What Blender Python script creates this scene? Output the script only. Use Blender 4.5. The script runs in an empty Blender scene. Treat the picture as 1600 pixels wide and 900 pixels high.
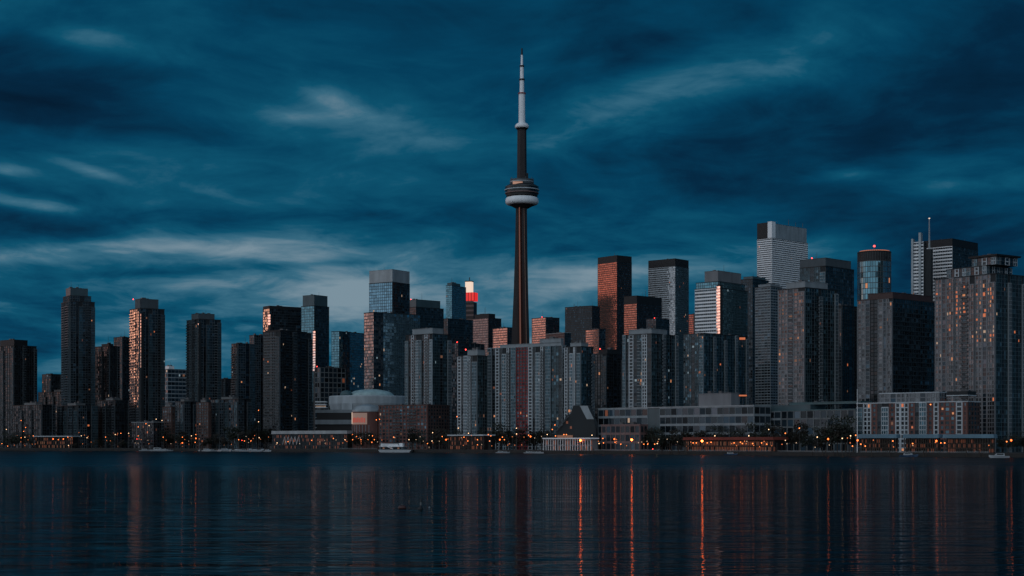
import bpy, math, random
from mathutils import Vector
R = math.radians
random.seed(7)
S = bpy.context.scene
C = S.collection
HY, CAMZ, F = 690.0, 10.0, 2447.0        # horizon row, eye height, focal length (1600 px wide photo)
SUN_AZ, SUN_EL = -76.0, 4.5              # sunset: far left, slightly ahead

# ------------------------------------------------------------------ camera
cd = bpy.data.cameras.new('camera'); cam = bpy.data.objects.new('camera', cd); C.objects.link(cam)
cam.location = (0, 0, CAMZ); cam.rotation_euler = (R(90), 0, 0)
cd.sensor_width = 36; cd.lens = F / 1600 * 36; cd.shift_y = (HY - 450) / 1600
cd.clip_start = 1; cd.clip_end = 120000
S.camera = cam
S.view_settings.view_transform = 'Standard'; S.view_settings.look = 'None'
S.view_settings.exposure = 0.0; S.view_settings.gamma = 1.0
S.render.resolution_x = 1024; S.render.resolution_y = 576
S.cycles.use_denoising = True
S.cycles.max_bounces = 6; S.cycles.diffuse_bounces = 2; S.cycles.glossy_bounces = 4

# ------------------------------------------------------------------ world: dusk sky with cloud
W = bpy.data.worlds.new('World'); S.world = W; W.use_nodes = True
def build_world():
    nt = W.node_tree; N = nt.nodes; L = nt.links
    for n in list(N): N.remove(n)
    def mth(op, a, b=None, c=None, clamp=False):
        n = N.new('ShaderNodeMath'); n.operation = op; n.use_clamp = clamp
        for i, v in enumerate((a, b, c)):
            if v is None: continue
            if isinstance(v, (int, float)): n.inputs[i].default_value = v
            else: L.new(v, n.inputs[i])
        return n.outputs[0]
    def sstep(v, lo, hi):
        n = N.new('ShaderNodeMapRange'); n.interpolation_type = 'SMOOTHSTEP'
        L.new(v, n.inputs[0]); n.inputs[1].default_value = lo; n.inputs[2].default_value = hi
        return n.outputs[0]
    def mixc(f, a, b):
        n = N.new('ShaderNodeMix'); n.data_type = 'RGBA'
        for s, v in ((n.inputs[0], f), (n.inputs[6], a), (n.inputs[7], b)):
            if isinstance(v, float): s.default_value = v
            elif isinstance(v, tuple): s.default_value = (*v, 1)
            else: L.new(v, s)
        return n.outputs[2]
    def addc(a, b, f):
        n = N.new('ShaderNodeMix'); n.data_type = 'RGBA'; n.blend_type = 'ADD'
        for s, v in ((n.inputs[0], f), (n.inputs[6], a), (n.inputs[7], b)):
            if isinstance(v, float): s.default_value = v
            elif isinstance(v, tuple): s.default_value = (*v, 1)
            else: L.new(v, s)
        return n.outputs[2]
    tc = N.new('ShaderNodeTexCoord'); sep = N.new('ShaderNodeSeparateXYZ')
    L.new(tc.outputs['Generated'], sep.inputs[0])
    x, y, z = sep.outputs
    az = mth('ARCTAN2', x, y); el = mth('ARCSINE', z)
    U = mth('MULTIPLY', az, F / 1600); V = mth('MULTIPLY', el, F / 1600)
    uv = N.new('ShaderNodeCombineXYZ'); L.new(U, uv.inputs[0]); L.new(V, uv.inputs[1]); uv = uv.outputs[0]
    def noise(sx, sy, rot, detail, rough, dist, off):
        m = N.new('ShaderNodeMapping'); L.new(uv, m.inputs[0])
        m.inputs['Scale'].default_value = (sx, sy, 1); m.inputs['Rotation'].default_value = (0, 0, R(rot)); m.inputs['Location'].default_value = (off, off * .7, off)
        n = N.new('ShaderNodeTexNoise'); L.new(m.outputs[0], n.inputs['Vector'])
        n.inputs['Scale'].default_value = 1; n.inputs['Detail'].default_value = detail
        n.inputs['Roughness'].default_value = rough; n.inputs['Distortion'].default_value = dist
        return n.outputs['Fac']
    # cloud deck seen in perspective: a plane overhead, so the cloud flattens towards the horizon
    den = mth('ADD', mth('MAXIMUM', z, 0), .12)
    pl = N.new('ShaderNodeCombineXYZ'); L.new(mth('DIVIDE', x, den), pl.inputs[0]); L.new(mth('DIVIDE', y, den), pl.inputs[1]); pl = pl.outputs[0]
    def deck(sx, sy, rot, detail, rough, dist, off):
        m = N.new('ShaderNodeMapping'); L.new(pl, m.inputs[0])
        m.inputs['Scale'].default_value = (sx, sy, 1); m.inputs['Rotation'].default_value = (0, 0, R(rot)); m.inputs['Location'].default_value = (off, off * .7, off)
        n = N.new('ShaderNodeTexNoise'); L.new(m.outputs[0], n.inputs['Vector'])
        n.inputs['Scale'].default_value = 1; n.inputs['Detail'].default_value = detail
        n.inputs['Roughness'].default_value = rough; n.inputs['Distortion'].default_value = dist
        return n.outputs['Fac']
    n1 = deck(1.7, 1.4, 8, 8, .56, .45, 4.3)
    n2 = deck(5.0, 4.6, 5, 8, .6, .6, 9.4)
    n3 = noise(2.0, 6, -8, 3, .5, .3, 17.7)
    def blob(px, py, sx, sy, rot, amp):
        m = N.new('ShaderNodeMapping'); m.vector_type = 'TEXTURE'; L.new(uv, m.inputs[0])
        a = math.atan((px - 800) / F); e = math.atan((HY - py) / F * math.cos(a))
        m.inputs['Location'].default_value = (a * F / 1600, e * F / 1600, 0)
        m.inputs['Rotation'].default_value = (0, 0, R(rot)); m.inputs['Scale'].default_value = (sx / 1600, sy / 1600, 1)
        d = N.new('ShaderNodeVectorMath'); d.operation = 'DOT_PRODUCT'
        L.new(m.outputs[0], d.inputs[0]); L.new(m.outputs[0], d.inputs[1])
        return mth('MULTIPLY', mth('EXPONENT', mth('MULTIPLY', d.outputs['Value'], -1)), amp)
    bright = [(455,180,60,11,-2,.26),(522,157,42,15,-18,.30),(560,190,190,42,-8,.13),(128,60,60,13,-4,.22),
              (1000,165,150,44,12,.40),(955,168,60,16,14,.24),(1160,120,190,45,16,.24),(890,205,90,42,0,.12),
              (1318,274,52,11,2,.22),(1500,288,140,12,0,.08),(18,265,32,8,-4,.24),(128,262,58,7,-14,.22),(40,317,90,10,-6,.42),
              (175,391,230,14,4,.42),(215,388,34,8,-6,.22),(345,402,130,13,4,.26),(60,405,90,7,2,.18),(430,452,190,48,3,.15),
              (520,425,120,16,2,.12),(640,460,200,60,0,.17),(905,432,90,28,2,.20),(560,450,260,40,2,.14),(200,510,200,60,0,.10),(480,530,430,110,0,.26),(450,455,300,55,2,.18),(1040,415,240,36,3,.10),(250,250,160,30,-6,.07),(1110,405,180,24,3,.15),(400,530,260,70,0,.12),(640,430,320,50,0,.08),(480,380,420,70,0,.06),
              (600,325,240,12,-2,.07),(330,300,60,10,-14,.10),(40,482,90,9,0,.12),(700,215,120,16,-6,.06),(230,80,90,18,-10,.08)]
    dark = [(130,190,190,62,-8,-.22),(300,345,150,20,-6,-.10),(70,350,110,22,-4,-.16),(700,100,190,60,-10,-.06),(740,255,190,30,0,-.09),
            (1420,200,260,58,12,-.22),(1570,90,150,90,0,-.13),(1500,360,220,70,0,-.11),(960,320,220,40,0,-.11),(60,500,120,60,0,-.08),
            (240,425,110,9,4,-.16),(500,412,140,6,3,-.10),(1000,60,200,30,4,-.05),(330,10,300,25,0,-.06),(0,90,160,90,0,-.07),(800,-20,1000,90,0,-.08),(1560,480,160,140,0,-.07),(40,560,130,60,0,-.06)]
    bs = None
    for b in bright:
        o = blob(*b); bs = o if bs is None else mth('ADD', bs, o)
    bs = mth('MULTIPLY', bs, mth('MULTIPLY_ADD', mth('ADD', n1, n2), 1.3, -.32))
    ds = None
    for b in dark:
        o = blob(*b); ds = o if ds is None else mth('ADD', ds, o)
    c = mth('ADD', mth('ADD', mth('DIVIDE', mth('MULTIPLY', bs, 1.45), mth('MULTIPLY_ADD', mth('MAXIMUM', bs, 0), 1.7, 1.0)), mth("MULTIPLY", ds, 1.25)), .415)
    c = mth('ADD', c, mth('MULTIPLY', mth('SUBTRACT', n1, .5), .95))
    c = mth('ADD', c, mth('MULTIPLY', mth('SUBTRACT', n3, .5), .22))
    c = mth('ADD', c, mth('MULTIPLY', mth('SUBTRACT', n2, .5), .32), None, True)
    ramp = N.new('ShaderNodeValToRGB'); L.new(c, ramp.inputs[0])
    e = ramp.color_ramp.elements
    stops = [(0, (.0008,.0085,.024)), (.22, (.0010,.021,.054)), (.40, (.0010,.048,.105)), (.56, (.0035,.080,.148)), (.74, (.038,.140,.215)), (1, (.19,.275,.335))]
    e[0].position = 0; e[0].color = (*stops[0][1], 1); e[1].position = 1; e[1].color = (*stops[-1][1], 1)
    for p, col in stops[1:-1]:
        k = e.new(p); k.color = (*col, 1)
    col = ramp.outputs[0]
    # the southern sky behind the viewer is a paler grey overcast
    back = sstep(mth('ADD', mth('MULTIPLY', x, .62), mth('MULTIPLY', y, .78)), .25, -.75)
    backc = mixc(n1, BACK_LO, BACK_HI)
    col = mixc(back, col, backc)
    # the gap under the cloud deck in the west, where the sun goes down
    da = mth('SUBTRACT', az, R(SUN_AZ)); de = mth('SUBTRACT', el, R(5.0))
    g = mth('ADD', mth('POWER', mth('DIVIDE', da, R(15)), 2), mth('POWER', mth('DIVIDE', de, R(2.1)), 2))
    g = mth('EXPONENT', mth('MULTIPLY', g, -1))
    g = mth('MULTIPLY', g, mth('MULTIPLY_ADD', n2, 1.1, .45))
    col = addc(col, mixc(1.0, (0, 0, 0), GLOW), g)
    # clear air behind the cloud
    sky = N.new('ShaderNodeTexSky'); sky.sky_type = 'NISHITA'; sky.sun_disc = False
    sky.sun_elevation = R(SUN_EL); sky.sun_rotation = R(SUN_AZ)
    col = addc(col, sky.outputs[0], .0004)
    bg = N.new('ShaderNodeBackground'); L.new(col, bg.inputs[0]); bg.inputs[1].default_value = 1.0
    out = N.new('ShaderNodeOutputWorld'); L.new(bg.outputs[0], out.inputs[0])
BACK_LO, BACK_HI, GLOW = (.22,.33,.42), (.80,.86,.96), (1.25,.38,.16)
build_world()
sl = bpy.data.lights.new('sun', 'SUN'); so = bpy.data.objects.new('sun', sl); C.objects.link(so)
sl.energy = .09; sl.angle = R(6); sl.color = (1, .42, .25)
sd = Vector((math.sin(R(SUN_AZ + 13)) * math.cos(R(SUN_EL)), math.cos(R(SUN_AZ + 13)) * math.cos(R(SUN_EL)), math.sin(R(SUN_EL))))
so.rotation_euler = sd.to_track_quat('Z', 'Y').to_euler(); so.location = (-900, 600, 500)

# ------------------------------------------------------------------ materials
M = {}
def principled(name):
    m = bpy.data.materials.new(name); m.use_nodes = True; M[name] = m
    return m, m.node_tree, m.node_tree.nodes['Principled BSDF']
def mat(name, col, rough=.75, metal=0, var=.25, scale=.15, streak=True):
    """solid surface with uneven weathering"""
    m, nt, p = principled(name)
    p.inputs['Roughness'].default_value = rough; p.inputs['Metallic'].default_value = metal
    tc = nt.nodes.new('ShaderNodeTexCoord'); mp = nt.nodes.new('ShaderNodeMapping'); nz = nt.nodes.new('ShaderNodeTexNoise')
    nt.links.new(tc.outputs['Object'], mp.inputs[0]); mp.inputs['Scale'].default_value = (1, 1, .25 if streak else 1)
    nt.links.new(mp.outputs[0], nz.inputs['Vector']); nz.inputs['Scale'].default_value = scale; nz.inputs['Detail'].default_value = 6
    r = nt.nodes.new('ShaderNodeMapRange'); nt.links.new(nz.outputs['Fac'], r.inputs[0])
    r.inputs[1].default_value = .25; r.inputs[2].default_value = .75; r.inputs[3].default_value = 1 - var; r.inputs[4].default_value = 1 + var
    mx = nt.nodes.new('ShaderNodeVectorMath'); mx.operation = 'SCALE'; mx.inputs[0].default_value = col
    nt.links.new(r.outputs[0], mx.inputs['Scale']); nt.links.new(mx.outputs[0], p.inputs['Base Color'])
    return m
def glass(name, col, metal, rough=.07, tilt=.03, var=.5, blind=1):
    """window glass: every pane (colour attribute 'pane') is tinted and tilted a little differently"""
    m, nt, p = principled(name)
    at = nt.nodes.new('ShaderNodeAttribute'); at.attribute_name = 'pane'
    sp = nt.nodes.new('ShaderNodeSeparateXYZ'); nt.links.new(at.outputs['Vector'], sp.inputs[0])
    r = nt.nodes.new('ShaderNodeMapRange'); nt.links.new(sp.outputs[0], r.inputs[0]); r.inputs[3].default_value = 1 - var; r.inputs[4].default_value = 1 + var
    mx = nt.nodes.new('ShaderNodeVectorMath'); mx.operation = 'SCALE'; mx.inputs[0].default_value = col
    bl = nt.nodes.new('ShaderNodeMapRange'); nt.links.new(sp.outputs[1], bl.inputs[0]); bl.inputs[1].default_value = .80; bl.inputs[2].default_value = .83; bl.inputs[3].default_value = 1; bl.inputs[4].default_value = blind
    ml = nt.nodes.new('ShaderNodeMath'); ml.operation = 'MULTIPLY'; nt.links.new(r.outputs[0], ml.inputs[0]); nt.links.new(bl.outputs[0], ml.inputs[1])
    nt.links.new(ml.outputs[0], mx.inputs['Scale']); nt.links.new(mx.outputs[0], p.inputs['Base Color'])
    p.inputs['Metallic'].default_value = metal; p.inputs['Roughness'].default_value = rough
    g = nt.nodes.new('ShaderNodeNewGeometry')
    s = nt.nodes.new('ShaderNodeVectorMath'); s.operation = 'MULTIPLY_ADD'
    nt.links.new(at.outputs['Vector'], s.inputs[0]); s.inputs[1].default_value = (2 * tilt,) * 3; s.inputs[2].default_value = (-tilt,) * 3
    a = nt.nodes.new('ShaderNodeVectorMath'); nt.links.new(g.outputs['Normal'], a.inputs[0]); nt.links.new(s.outputs[0], a.inputs[1])
    nn = nt.nodes.new('ShaderNodeVectorMath'); nn.operation = 'NORMALIZE'; nt.links.new(a.outputs[0], nn.inputs[0])
    nt.links.new(nn.outputs[0], p.inputs['Normal'])
    return m
def lit(name, col, e, sample=False):
    m, nt, p = principled(name)
    p.inputs['Base Color'].default_value = (.1, .08, .06, 1); p.inputs['Roughness'].default_value = .4
    p.inputs['Emission Color'].default_value = (*col, 1); p.inputs['Emission Strength'].default_value = e
    m.cycles.emission_sampling = 'AUTO' if sample else 'NONE'
    return m
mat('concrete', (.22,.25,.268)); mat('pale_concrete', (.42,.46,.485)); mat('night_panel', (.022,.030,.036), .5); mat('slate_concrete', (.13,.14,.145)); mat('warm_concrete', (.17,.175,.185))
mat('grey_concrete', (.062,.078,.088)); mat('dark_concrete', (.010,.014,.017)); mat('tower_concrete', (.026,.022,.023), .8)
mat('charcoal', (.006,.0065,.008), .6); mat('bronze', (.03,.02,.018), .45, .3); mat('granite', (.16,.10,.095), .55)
mat('white_paint', (.80,.81,.82), .45, 0, .1); mat('red_paint', (.22,.016,.016), .6); mat('brick', (.075,.042,.036), .85)
mat('red_brick', (.14,.062,.052), .85); mat('brown_roof', (.06,.03,.026), .6); mat('copper_roof', (.055,.11,.12), .55)
mat('pale_metal', (.30,.33,.345), .45, .2); mat('steel', (.08,.085,.09), .5, .3); mat('teal_panel', (.05,.085,.098), .45)
mat('awning', (.11,.20,.26), .8); mat('red_awning', (.16,.03,.02), .8); mat('timber', (.05,.038,.03), .85)
mat('quay_stone', (.022,.021,.02), .85, 0, .3, .3); mat('paving', (.03,.028,.026), .9); mat('earth', (.008,.0085,.007), .95)
mat('hull_white', (.36,.385,.40), .3, 0, .1); mat('hull_blue', (.03,.06,.11), .3); mat('bark', (.05,.038,.03), .9); mat('red_hull', (.05,.014,.012), .4)
mat('leaf', (.011,.016,.008), .7, 0, .5, 1.2, False); mat('leaf_brown', (.018,.014,.008), .7, 0, .5, 1.2, False)
for nme, cc in (('cloth_dark', (.03,.03,.04)), ('cloth_blue', (.04,.07,.13)), ('cloth_red', (.22,.04,.03)), ('cloth_pale', (.4,.38,.35)), ('skin', (.42,.26,.19)), ('hair', (.02,.015,.012))): mat(nme, cc, .8)
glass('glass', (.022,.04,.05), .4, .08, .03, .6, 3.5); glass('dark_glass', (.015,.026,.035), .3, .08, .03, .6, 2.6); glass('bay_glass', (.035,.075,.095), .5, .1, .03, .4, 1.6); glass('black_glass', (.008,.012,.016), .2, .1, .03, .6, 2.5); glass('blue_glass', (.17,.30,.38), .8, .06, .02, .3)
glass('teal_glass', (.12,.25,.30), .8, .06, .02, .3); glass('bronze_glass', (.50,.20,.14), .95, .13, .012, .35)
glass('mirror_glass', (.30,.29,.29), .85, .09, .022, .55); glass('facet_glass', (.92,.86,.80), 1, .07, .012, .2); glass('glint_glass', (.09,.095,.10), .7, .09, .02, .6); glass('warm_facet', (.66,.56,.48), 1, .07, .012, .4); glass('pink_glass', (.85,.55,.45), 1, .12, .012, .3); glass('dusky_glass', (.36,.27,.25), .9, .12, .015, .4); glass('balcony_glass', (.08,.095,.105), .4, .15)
lit('lit_warm', (1,.38,.16), .5); lit('lit_orange', (1,.24,.08), .5); lit('lit_white', (1,.66,.45), .36); lit('lit_cool', (.6,.85,1), .22); lit('lit_dim', (1,.40,.20), .12)
lit('lamp_glow', (1,.15,.025), 4, True); lit('lamp_flare', (1,.13,.02), 20, True); lit('lamp_small', (1,.22,.045), 3.2, True); lit('lamp_white', (1,.60,.32), 3, True)
lit('red_light', (1,.05,.04), 6, True); lit('sign_red', (1,.02,.016), .72); lit('sign_white', (1,.76,.60), .85); lit('sign_pale', (1,.52,.36), .35); lit('elevator_glow', (1,.32,.20), .10)
lit('lit_ember', (1,.22,.07), .11)
LITS = ['lit_warm', 'lit_orange', 'lit_white', 'lit_dim', 'lit_dim', 'lit_ember', 'lit_ember', 'lit_dim', 'lit_cool']

# ------------------------------------------------------------------ mesh helpers
class MB:
    """collects boxes, bars, lathes into one mesh object"""
    def __init__(s): s.v = []; s.f = []; s.m = []; s.p = []
    def face(s, idx, mi=0, pane=None): s.f.append(idx); s.m.append(mi); s.p.append(pane)
    def box(s, x0, x1, y0, y1, z0, z1, mi=0, pane=None):
        b = len(s.v)
        s.v += [(x0,y0,z0),(x1,y0,z0),(x1,y1,z0),(x0,y1,z0),(x0,y0,z1),(x1,y0,z1),(x1,y1,z1),(x0,y1,z1)]
        for q in ((0,3,2,1),(4,5,6,7),(0,1,5,4),(1,2,6,5),(2,3,7,6),(3,0,4,7)): s.face([b + i for i in q], mi, pane)
        return s
    def prism(s, pts, y0, y1, mi=0):
        """pts in x,z (counter-clockwise seen from -y) pushed from y0 to y1"""
        b = len(s.v); n = len(pts)
        s.v += [(p[0], y0, p[1]) for p in pts] + [(p[0], y1, p[1]) for p in pts]
        s.face(list(range(b, b + n)), mi); s.face(list(range(b + 2 * n - 1, b + n - 1, -1)), mi)
        for i in range(n):
            j = (i + 1) % n; s.face([b + j, b + i, b + n + i, b + n + j], mi)
        return s
    def lathe(s, prof, cx=0, cy=0, n=24, mi=0, sx=1, sy=1):
        b = len(s.v); k = len(prof)
        for r, z in prof:
            for i in range(n):
                a = 2 * math.pi * i / n; s.v.append((cx + r * math.cos(a) * sx, cy + r * math.sin(a) * sy, z))
        for q in range(k - 1):
            for i in range(n):
                j = (i + 1) % n; s.face([b + q*n + i, b + q*n + j, b + (q+1)*n + j, b + (q+1)*n + i], mi)
        s.face([b + i for i in range(n)][::-1], mi); s.face([b + (k-1)*n + i for i in range(n)], mi)
        return s
    def rod(s, p, q, r0, r1=None, n=6, mi=0):
        r1 = r0 if r1 is None else r1
        p, q = Vector(p), Vector(q); d = (q - p).normalized()
        a = d.orthogonal().normalized(); c = d.cross(a); b = len(s.v)
        for o, r in ((p, r0), (q, r1)):
            for i in range(n):
                t = 2 * math.pi * i / n; s.v.append(tuple(o + a * (r * math.cos(t)) + c * (r * math.sin(t))))
        for i in range(n):
            j = (i + 1) % n; s.face([b + i, b + j, b + n + j, b + n + i], mi)
        s.face([b + i for i in range(n)][::-1], mi); s.face([b + n + i for i in range(n)], mi)
        return s
    def mesh(s, name, mats, smooth=False):
        me = bpy.data.meshes.new(name); me.from_pydata(s.v, [], s.f)
        for m in ([mats] if isinstance(mats, str) else mats): me.materials.append(M[m])
        me.polygons.foreach_set('material_index', s.m)
        if any(p is not None for p in s.p):
            at = me.attributes.new('pane', 'FLOAT_COLOR', 'CORNER'); data = []
            for poly, p in zip(s.f, s.p): data += [*(p or (.5,.5,.5)), 1.0] * len(poly)
            at.data.foreach_set('color', data)
        if smooth: me.polygons.foreach_set('use_smooth', [True] * len(me.polygons))
        me.update(); return me
    def build(s, name, mats, parent=None, smooth=False):
        o = bpy.data.objects.new(name, s.mesh(name, mats, smooth)); C.objects.link(o)
        if parent is not None: o.parent = parent
        return o
def rp(): return (random.random(), random.random(), random.random())
def tag(o, label, cat, group=None):
    o['label'] = label; o['category'] = cat
    if group: o['group'] = group
    return o
def empty(name, loc, rz=0):
    o = bpy.data.objects.new(name, None); C.objects.link(o); o.location = loc; o.rotation_euler = (0, 0, rz); o.empty_display_size = 1
    return o
def copy_tree(o, parent=None):
    c = o.copy(); C.objects.link(c)
    if parent is not None: c.parent = parent
    for k in [ch for ch in o.children]: copy_tree(k, c)
    return c
GZ = 2.5                                     # height of the city's ground above the lake
def tx(px): return (px - 800) / F
def wz(py, Y): return CAMZ + (HY - py) / F * Y
def at(px, py, Y): return Vector((tx(px) * Y, Y, wz(py, Y)))
SHORE = [(-400, 1880), (0, 1748), (300, 1640), (600, 1480), (800, 1359), (940, 1255), (1100, 1180), (1300, 1064), (1480, 1010), (1600, 979), (1900, 900), (2300, 800)]
def shore(px):
    for (a, ya), (b, yb) in zip(SHORE, SHORE[1:]):
        if a <= px <= b: return ya + (yb - ya) * (px - a) / (b - a)
    return SHORE[0][1] if px < SHORE[0][0] else SHORE[-1][1]
def mirror_alpha(px): return (SUN_AZ + 360 - 180 + math.degrees(math.atan(tx(px)))) / 2

# ------------------------------------------------------------------ setting: water, ground
def struct(o): o['kind'] = 'structure'; return o
def build_water():
    m, nt, p = principled('lake_water')
    p.inputs['Base Color'].default_value = (.002, .008, .012, 1); p.inputs['IOR'].default_value = 1.14; p.inputs['Specular IOR Level'].default_value = .45
    N = nt.nodes; L = nt.links
    g = N.new('ShaderNodeNewGeometry')
    def nz(sx, sy, det, off):
        mp = N.new('ShaderNodeMapping'); L.new(g.outputs['Position'], mp.inputs[0]); mp.inputs['Scale'].default_value = (sx, sy, 1); mp.inputs['Location'].default_value = (off, off, 0)
        n = N.new('ShaderNodeTexNoise'); L.new(mp.outputs[0], n.inputs['Vector']); n.inputs['Scale'].default_value = 1; n.inputs['Detail'].default_value = det; n.inputs['Roughness'].default_value = .55
        return n.outputs['Fac']
    def mth(op, a, b, c=None):
        n = N.new('ShaderNodeMath'); n.operation = op
        for i, v in enumerate((a, b, c)):
            if v is None: continue
            if isinstance(v, (int, float)): n.inputs[i].default_value = v
            else: L.new(v, n.inputs[i])
        return n.outputs[0]
    wave = mth('ADD', mth('MULTIPLY', nz(.028, .15, 3, 0), 1.0), mth('MULTIPLY', nz(.07, .62, 2, 40), .28))
    # cat's-paws: wind-roughened patches, and the ruffled belt along the far shore
    sp = N.new('ShaderNodeSeparateXYZ'); L.new(g.outputs['Position'], sp.inputs[0])
    belt = N.new('ShaderNodeMapRange'); belt.interpolation_type = 'SMOOTHSTEP'; L.new(mth('ADD', sp.outputs[1], mth('MULTIPLY', nz(.004, .012, 3, 7), 300)), belt.inputs[0])
    belt.inputs[1].default_value = 560; belt.inputs[2].default_value = 900
    patch = N.new('ShaderNodeMapRange'); L.new(nz(.006, .02, 3, 3), patch.inputs[0]); patch.inputs[1].default_value = .4; patch.inputs[2].default_value = .7
    rough = mth('ADD', mth('MULTIPLY', belt.outputs[0], .24), mth('MULTIPLY_ADD', patch.outputs[0], .04, .05))
    L.new(rough, p.inputs['Roughness'])
    b = N.new('ShaderNodeBump'); L.new(wave, b.inputs['Height']); b.inputs['Strength'].default_value = 1; b.inputs['Distance'].default_value = .6
    L.new(b.outputs[0], p.inputs['Normal'])
    # wave shade mixed in as dark diffuse colour, dimming reflections more in near water
    dp = N.new('ShaderNodeBsdfDiffuse'); dp.inputs[0].default_value = (.002, .006, .010, 1)
    ms = N.new('ShaderNodeMixShader'); L.new(mth('MULTIPLY_ADD', belt.outputs[0], -.42, .46), ms.inputs[0]); L.new(p.outputs[0], ms.inputs[1]); L.new(dp.outputs[0], ms.inputs[2])
    L.new(ms.outputs[0], N['Material Output'].inputs['Surface'])
    mb = MB(); mb.v = [(-9000, -600, 0), (9000, -600, 0), (9000, 2600, 0), (-9000, 2600, 0)]; mb.face([0, 1, 2, 3])
    struct(mb.build('lake_water', 'lake_water'))
    mb = MB(); pts = [(tx(px) * Y, Y) for px, Y in SHORE]
    pts = [(-9000, 2450)] + [(-2400, 2300)] + pts + [(2600, 620), (9000, 500)]
    n = len(pts)
    for x, y in pts: mb.v += [(x, y, -3), (x, y, GZ)]
    mb.v += [(40000, 60000, GZ), (-40000, 60000, GZ)]
    for i in range(n - 1): mb.face([2*i, 2*i+2, 2*i+3, 2*i+1], 1)
    mb.face([2*i + 1 for i in range(n)] + [2*n, 2*n + 1], 0)
    struct(mb.build('ground', ['earth', 'quay_stone']))
    # promenade: paved strip on a low step, following the shore
    mb = MB(); inner = []
    pp = [(tx(px) * Y, Y) for px, Y in SHORE]
    for i, (x, y) in enumerate(pp):
        a = Vector(pp[max(i-1, 0)]); c = Vector(pp[min(i+1, len(pp)-1)]); d = (c - a).normalized(); nrm = Vector((-d.y, d.x))
        if nrm.y < 0: nrm = -nrm
        o = Vector((x, y)) + nrm * .5; q = Vector((x, y)) + nrm * 26
        mb.v += [(o.x, o.y, GZ), (o.x, o.y, GZ + .14), (q.x, q.y, GZ + .14), (q.x, q.y, GZ)]
    for i in range(len(pp) - 1):
        k = 4 * i
        mb.face([k, k+4, k+5, k+1]); mb.face([k+1, k+5, k+6, k+2]); mb.face([k+2, k+6, k+7, k+3])
    struct(mb.build('promenade', 'paving'))
build_water()

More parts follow.
